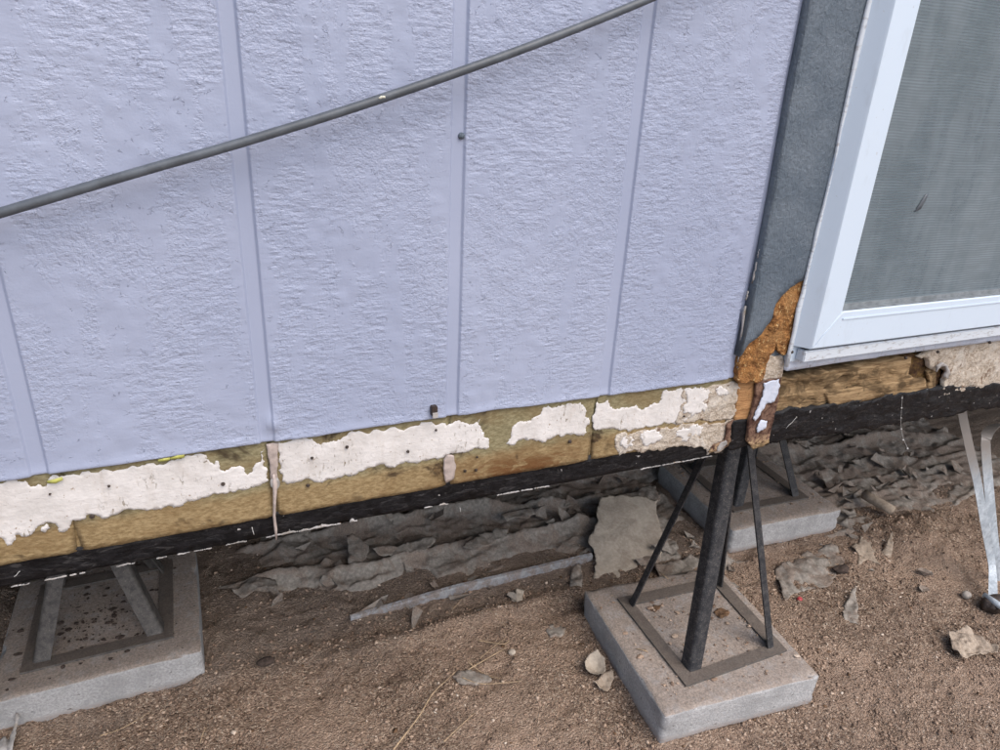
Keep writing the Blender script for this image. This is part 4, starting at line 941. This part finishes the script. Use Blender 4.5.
for u0, v0, u1, v1, lab in ((648, 653, 636, 650, 'tiny straw on the left margin of the near pad'), (668, 580, 660, 574, 'tiny straw at the back of the near pad')):
    (x0, y0), (x1, y1) = G(u0, v0, PADZ), G(u1, v1, PADZ)
    tag(settle(tube('twig', [(x0, y0, PADZ + .004), ((x0 + x1) / 2, (y0 + y1) / 2, PADZ + .006), (x1, y1, PADZ + .004)], .0013, 'twig', None, 6)), lab, 'twig', 'dry twigs on the dirt')

# ================================================================== grit, gravel and litter nobody could count
def scatter(name, N, mat, region, size, flat, seed, dens=None, lift=0.25):
    r = np.random.RandomState(seed)
    bv = np.array([(1, 0, 0), (0, 1, 0), (-1, 0, 0), (0, -1, 0), (0, 0, 1), (0, 0, -1), (.55, .55, .6), (-.55, -.5, .65)], float)
    bf = np.array([(0, 6, 4), (0, 1, 6), (1, 4, 6), (1, 2, 4), (2, 7, 4), (2, 3, 7), (3, 4, 7), (3, 0, 4), (1, 0, 5), (2, 1, 5), (3, 2, 5), (0, 3, 5)])
    x = r.uniform(region[0], region[1], N * 3); y = r.uniform(region[2], region[3], N * 3)
    if dens is not None: k = r.uniform(0, 1, N * 3) < dens(x, y); x, y = x[k], y[k]
    for c, s in ((pc, .235), (plc, .235), (pfc, .243)): k = np.maximum(np.abs(x - c[0]), np.abs(y - c[1])) > s; x, y = x[k], y[k]
    x, y = x[:N], y[:N]; n = len(x); z = ground_h(x, y)
    sz = size[0] * (size[1] / size[0]) ** (r.uniform(0, 1, n) ** 4.2)
    sc3 = np.stack([sz * r.uniform(.6, 1.5, n), sz * r.uniform(.6, 1.2, n), sz * r.uniform(flat[0], flat[1], n)], 1)
    V = bv[None] * (1 + r.uniform(-.42, .38, (n, len(bv), 1))) * sc3[:, None]
    a = r.uniform(0, 6.28, n); ca, sa = np.cos(a)[:, None], np.sin(a)[:, None]
    V = np.stack([V[..., 0] * ca - V[..., 1] * sa + x[:, None], V[..., 0] * sa + V[..., 1] * ca + y[:, None], V[..., 2] + (z + sc3[:, 2] * lift)[:, None]], -1).reshape(-1, 3)
    Fa = (bf[None] + (np.arange(n) * len(bv))[:, None, None]).reshape(-1, 3)
    me = bpy.data.meshes.new(name); me.vertices.add(len(V)); me.vertices.foreach_set('co', V.ravel()); me.loops.add(Fa.size); me.polygons.add(len(Fa))
    me.loops.foreach_set('vertex_index', Fa.ravel()); me.polygons.foreach_set('loop_start', np.arange(len(Fa)) * 3)
    me.update(calc_edges=True); return link(name, me, mat)
dn = lambda x, y: np.clip(.55 + .9 * fbm(x * 3, y * 3, 6, 3), .08, 1) * np.where(y > 1.6, .35, 1)
tag(scatter('gravel', 90000, 'stone', (-.9, 2.9, .45, 2.1), (.0011, .0066), (.4, .8), 5, dn), 'loose grit and small pebbles strewn over the dirt', 'gravel', kind='stuff')
tag(scatter('litter', 420, 'leaf', (-.6, 2.7, .7, 2.1), (.003, .010), (.15, .3), 9, dn, .8), 'small dark bark and leaf crumbs scattered on the dirt', 'litter', kind='stuff')

def pad_crumbs(N, seed, which):
    r = np.random.RandomState(seed); V, Fc = [], []
    bm = bmesh.new(); bmesh.ops.create_icosphere(bm, subdivisions=1, radius=1); bv = np.array([v.co[:] for v in bm.verts]); bf = [[v.index for v in f.verts] for f in bm.faces]; bm.free()
    for c, hs, wt in which:
        for _ in range(int(N * wt)):
            x, y = c[0] + r.uniform(-hs, hs), c[1] + r.uniform(-hs, hs)
            if c is plc and r.rand() < .6: x, y = c[0] + r.normal(-.02, .07), c[1] + r.normal(-.02, .08)
            sz = .0012 * 6.0 ** (r.rand() ** 3); b = len(V)
            V += list(bv * (1 + r.uniform(-.4, .4, (len(bv), 1))) * np.array([sz * r.uniform(.6, 1.8), sz, sz * .5]) + np.array([x, y, PADZ + .003])); Fc += [[i + b for i in f] for f in bf]
    return mesh('crumbs', V, Fc)
tag(link('crumbs', pad_crumbs(700, 4, ((pc, .21, .7), (pfc, .22, .3))), 'stone'), 'dirt crumbs lying on the near and rear concrete pads', 'crumbs', kind='stuff')
tag(link('crumbs', pad_crumbs(500, 6, ((plc, .21, .8),)), 'clod'), 'dark soil crumbs lying on the left concrete pad', 'crumbs', kind='stuff')

# torn shreds of the ground sheet, too many to count
def shreds(N, seed):
    r = np.random.RandomState(seed); V, Fc = [], []
    while len(Fc) < N * 8:
        x = r.uniform(.05, 3.0); y = r.uniform(1.52, 2.2)
        if r.rand() < .12: x, y = r.uniform(1.45, 2.2), r.uniform(1.12, 1.5)
        if any(max(abs(x - c[0]), abs(y - c[1])) < .29 for c in (pc, plc, pfc)): continue
        n = r.randint(5, 8); R_ = r.uniform(.012, .045) * (1 if y > 1.5 else .8); ang = np.sort(r.uniform(0, 6.283, n)); rad = R_ * r.uniform(.5, 1.25, n)
        st = r.uniform(.5, 1.0); P = np.stack([np.cos(ang) * rad, np.sin(ang) * rad * st], 1); th = r.uniform(-.5, .5) if r.rand() < .7 else r.uniform(0, 3.14)
        P = P @ np.array([[math.cos(th), math.sin(th)], [-math.sin(th), math.cos(th)]])
        fa = r.uniform(0, 6.283); tx, ty = r.uniform(-.35, .35), r.uniform(-.1, .6); fold = r.uniform(.1, .9)
        base = float(max(ground_h(np.array([x]), np.array([y]))[0], sheet_h(np.array([x]), np.array([y]))[0])) + .004
        b = len(V); pts_ = [(0, 0)] + [tuple(p) for p in P]
        zs_ = [abs(px * math.cos(fa) + py * math.sin(fa)) * fold + px * tx + py * ty for px, py in pts_]; lo = min(zs_)
        for t in (0, -.0008):
            V += [(x + px, y + py, base + z - lo * .7 + t) for (px, py), z in zip(pts_, zs_)]
        m = len(pts_)
        for k in range(1, m):
            j = k % (m - 1) + 1; Fc += [(b, b + k, b + j), (b + m, b + m + j, b + m + k), (b + k, b + m + k, b + m + j, b + j)]
    return mesh('plastic_shreds', V, Fc)
tag(link('plastic_shreds', shreds(330, 12), 'sheet'), 'torn dusty shreds of plastic littering the ground under the floor', 'plastic litter', kind='stuff')
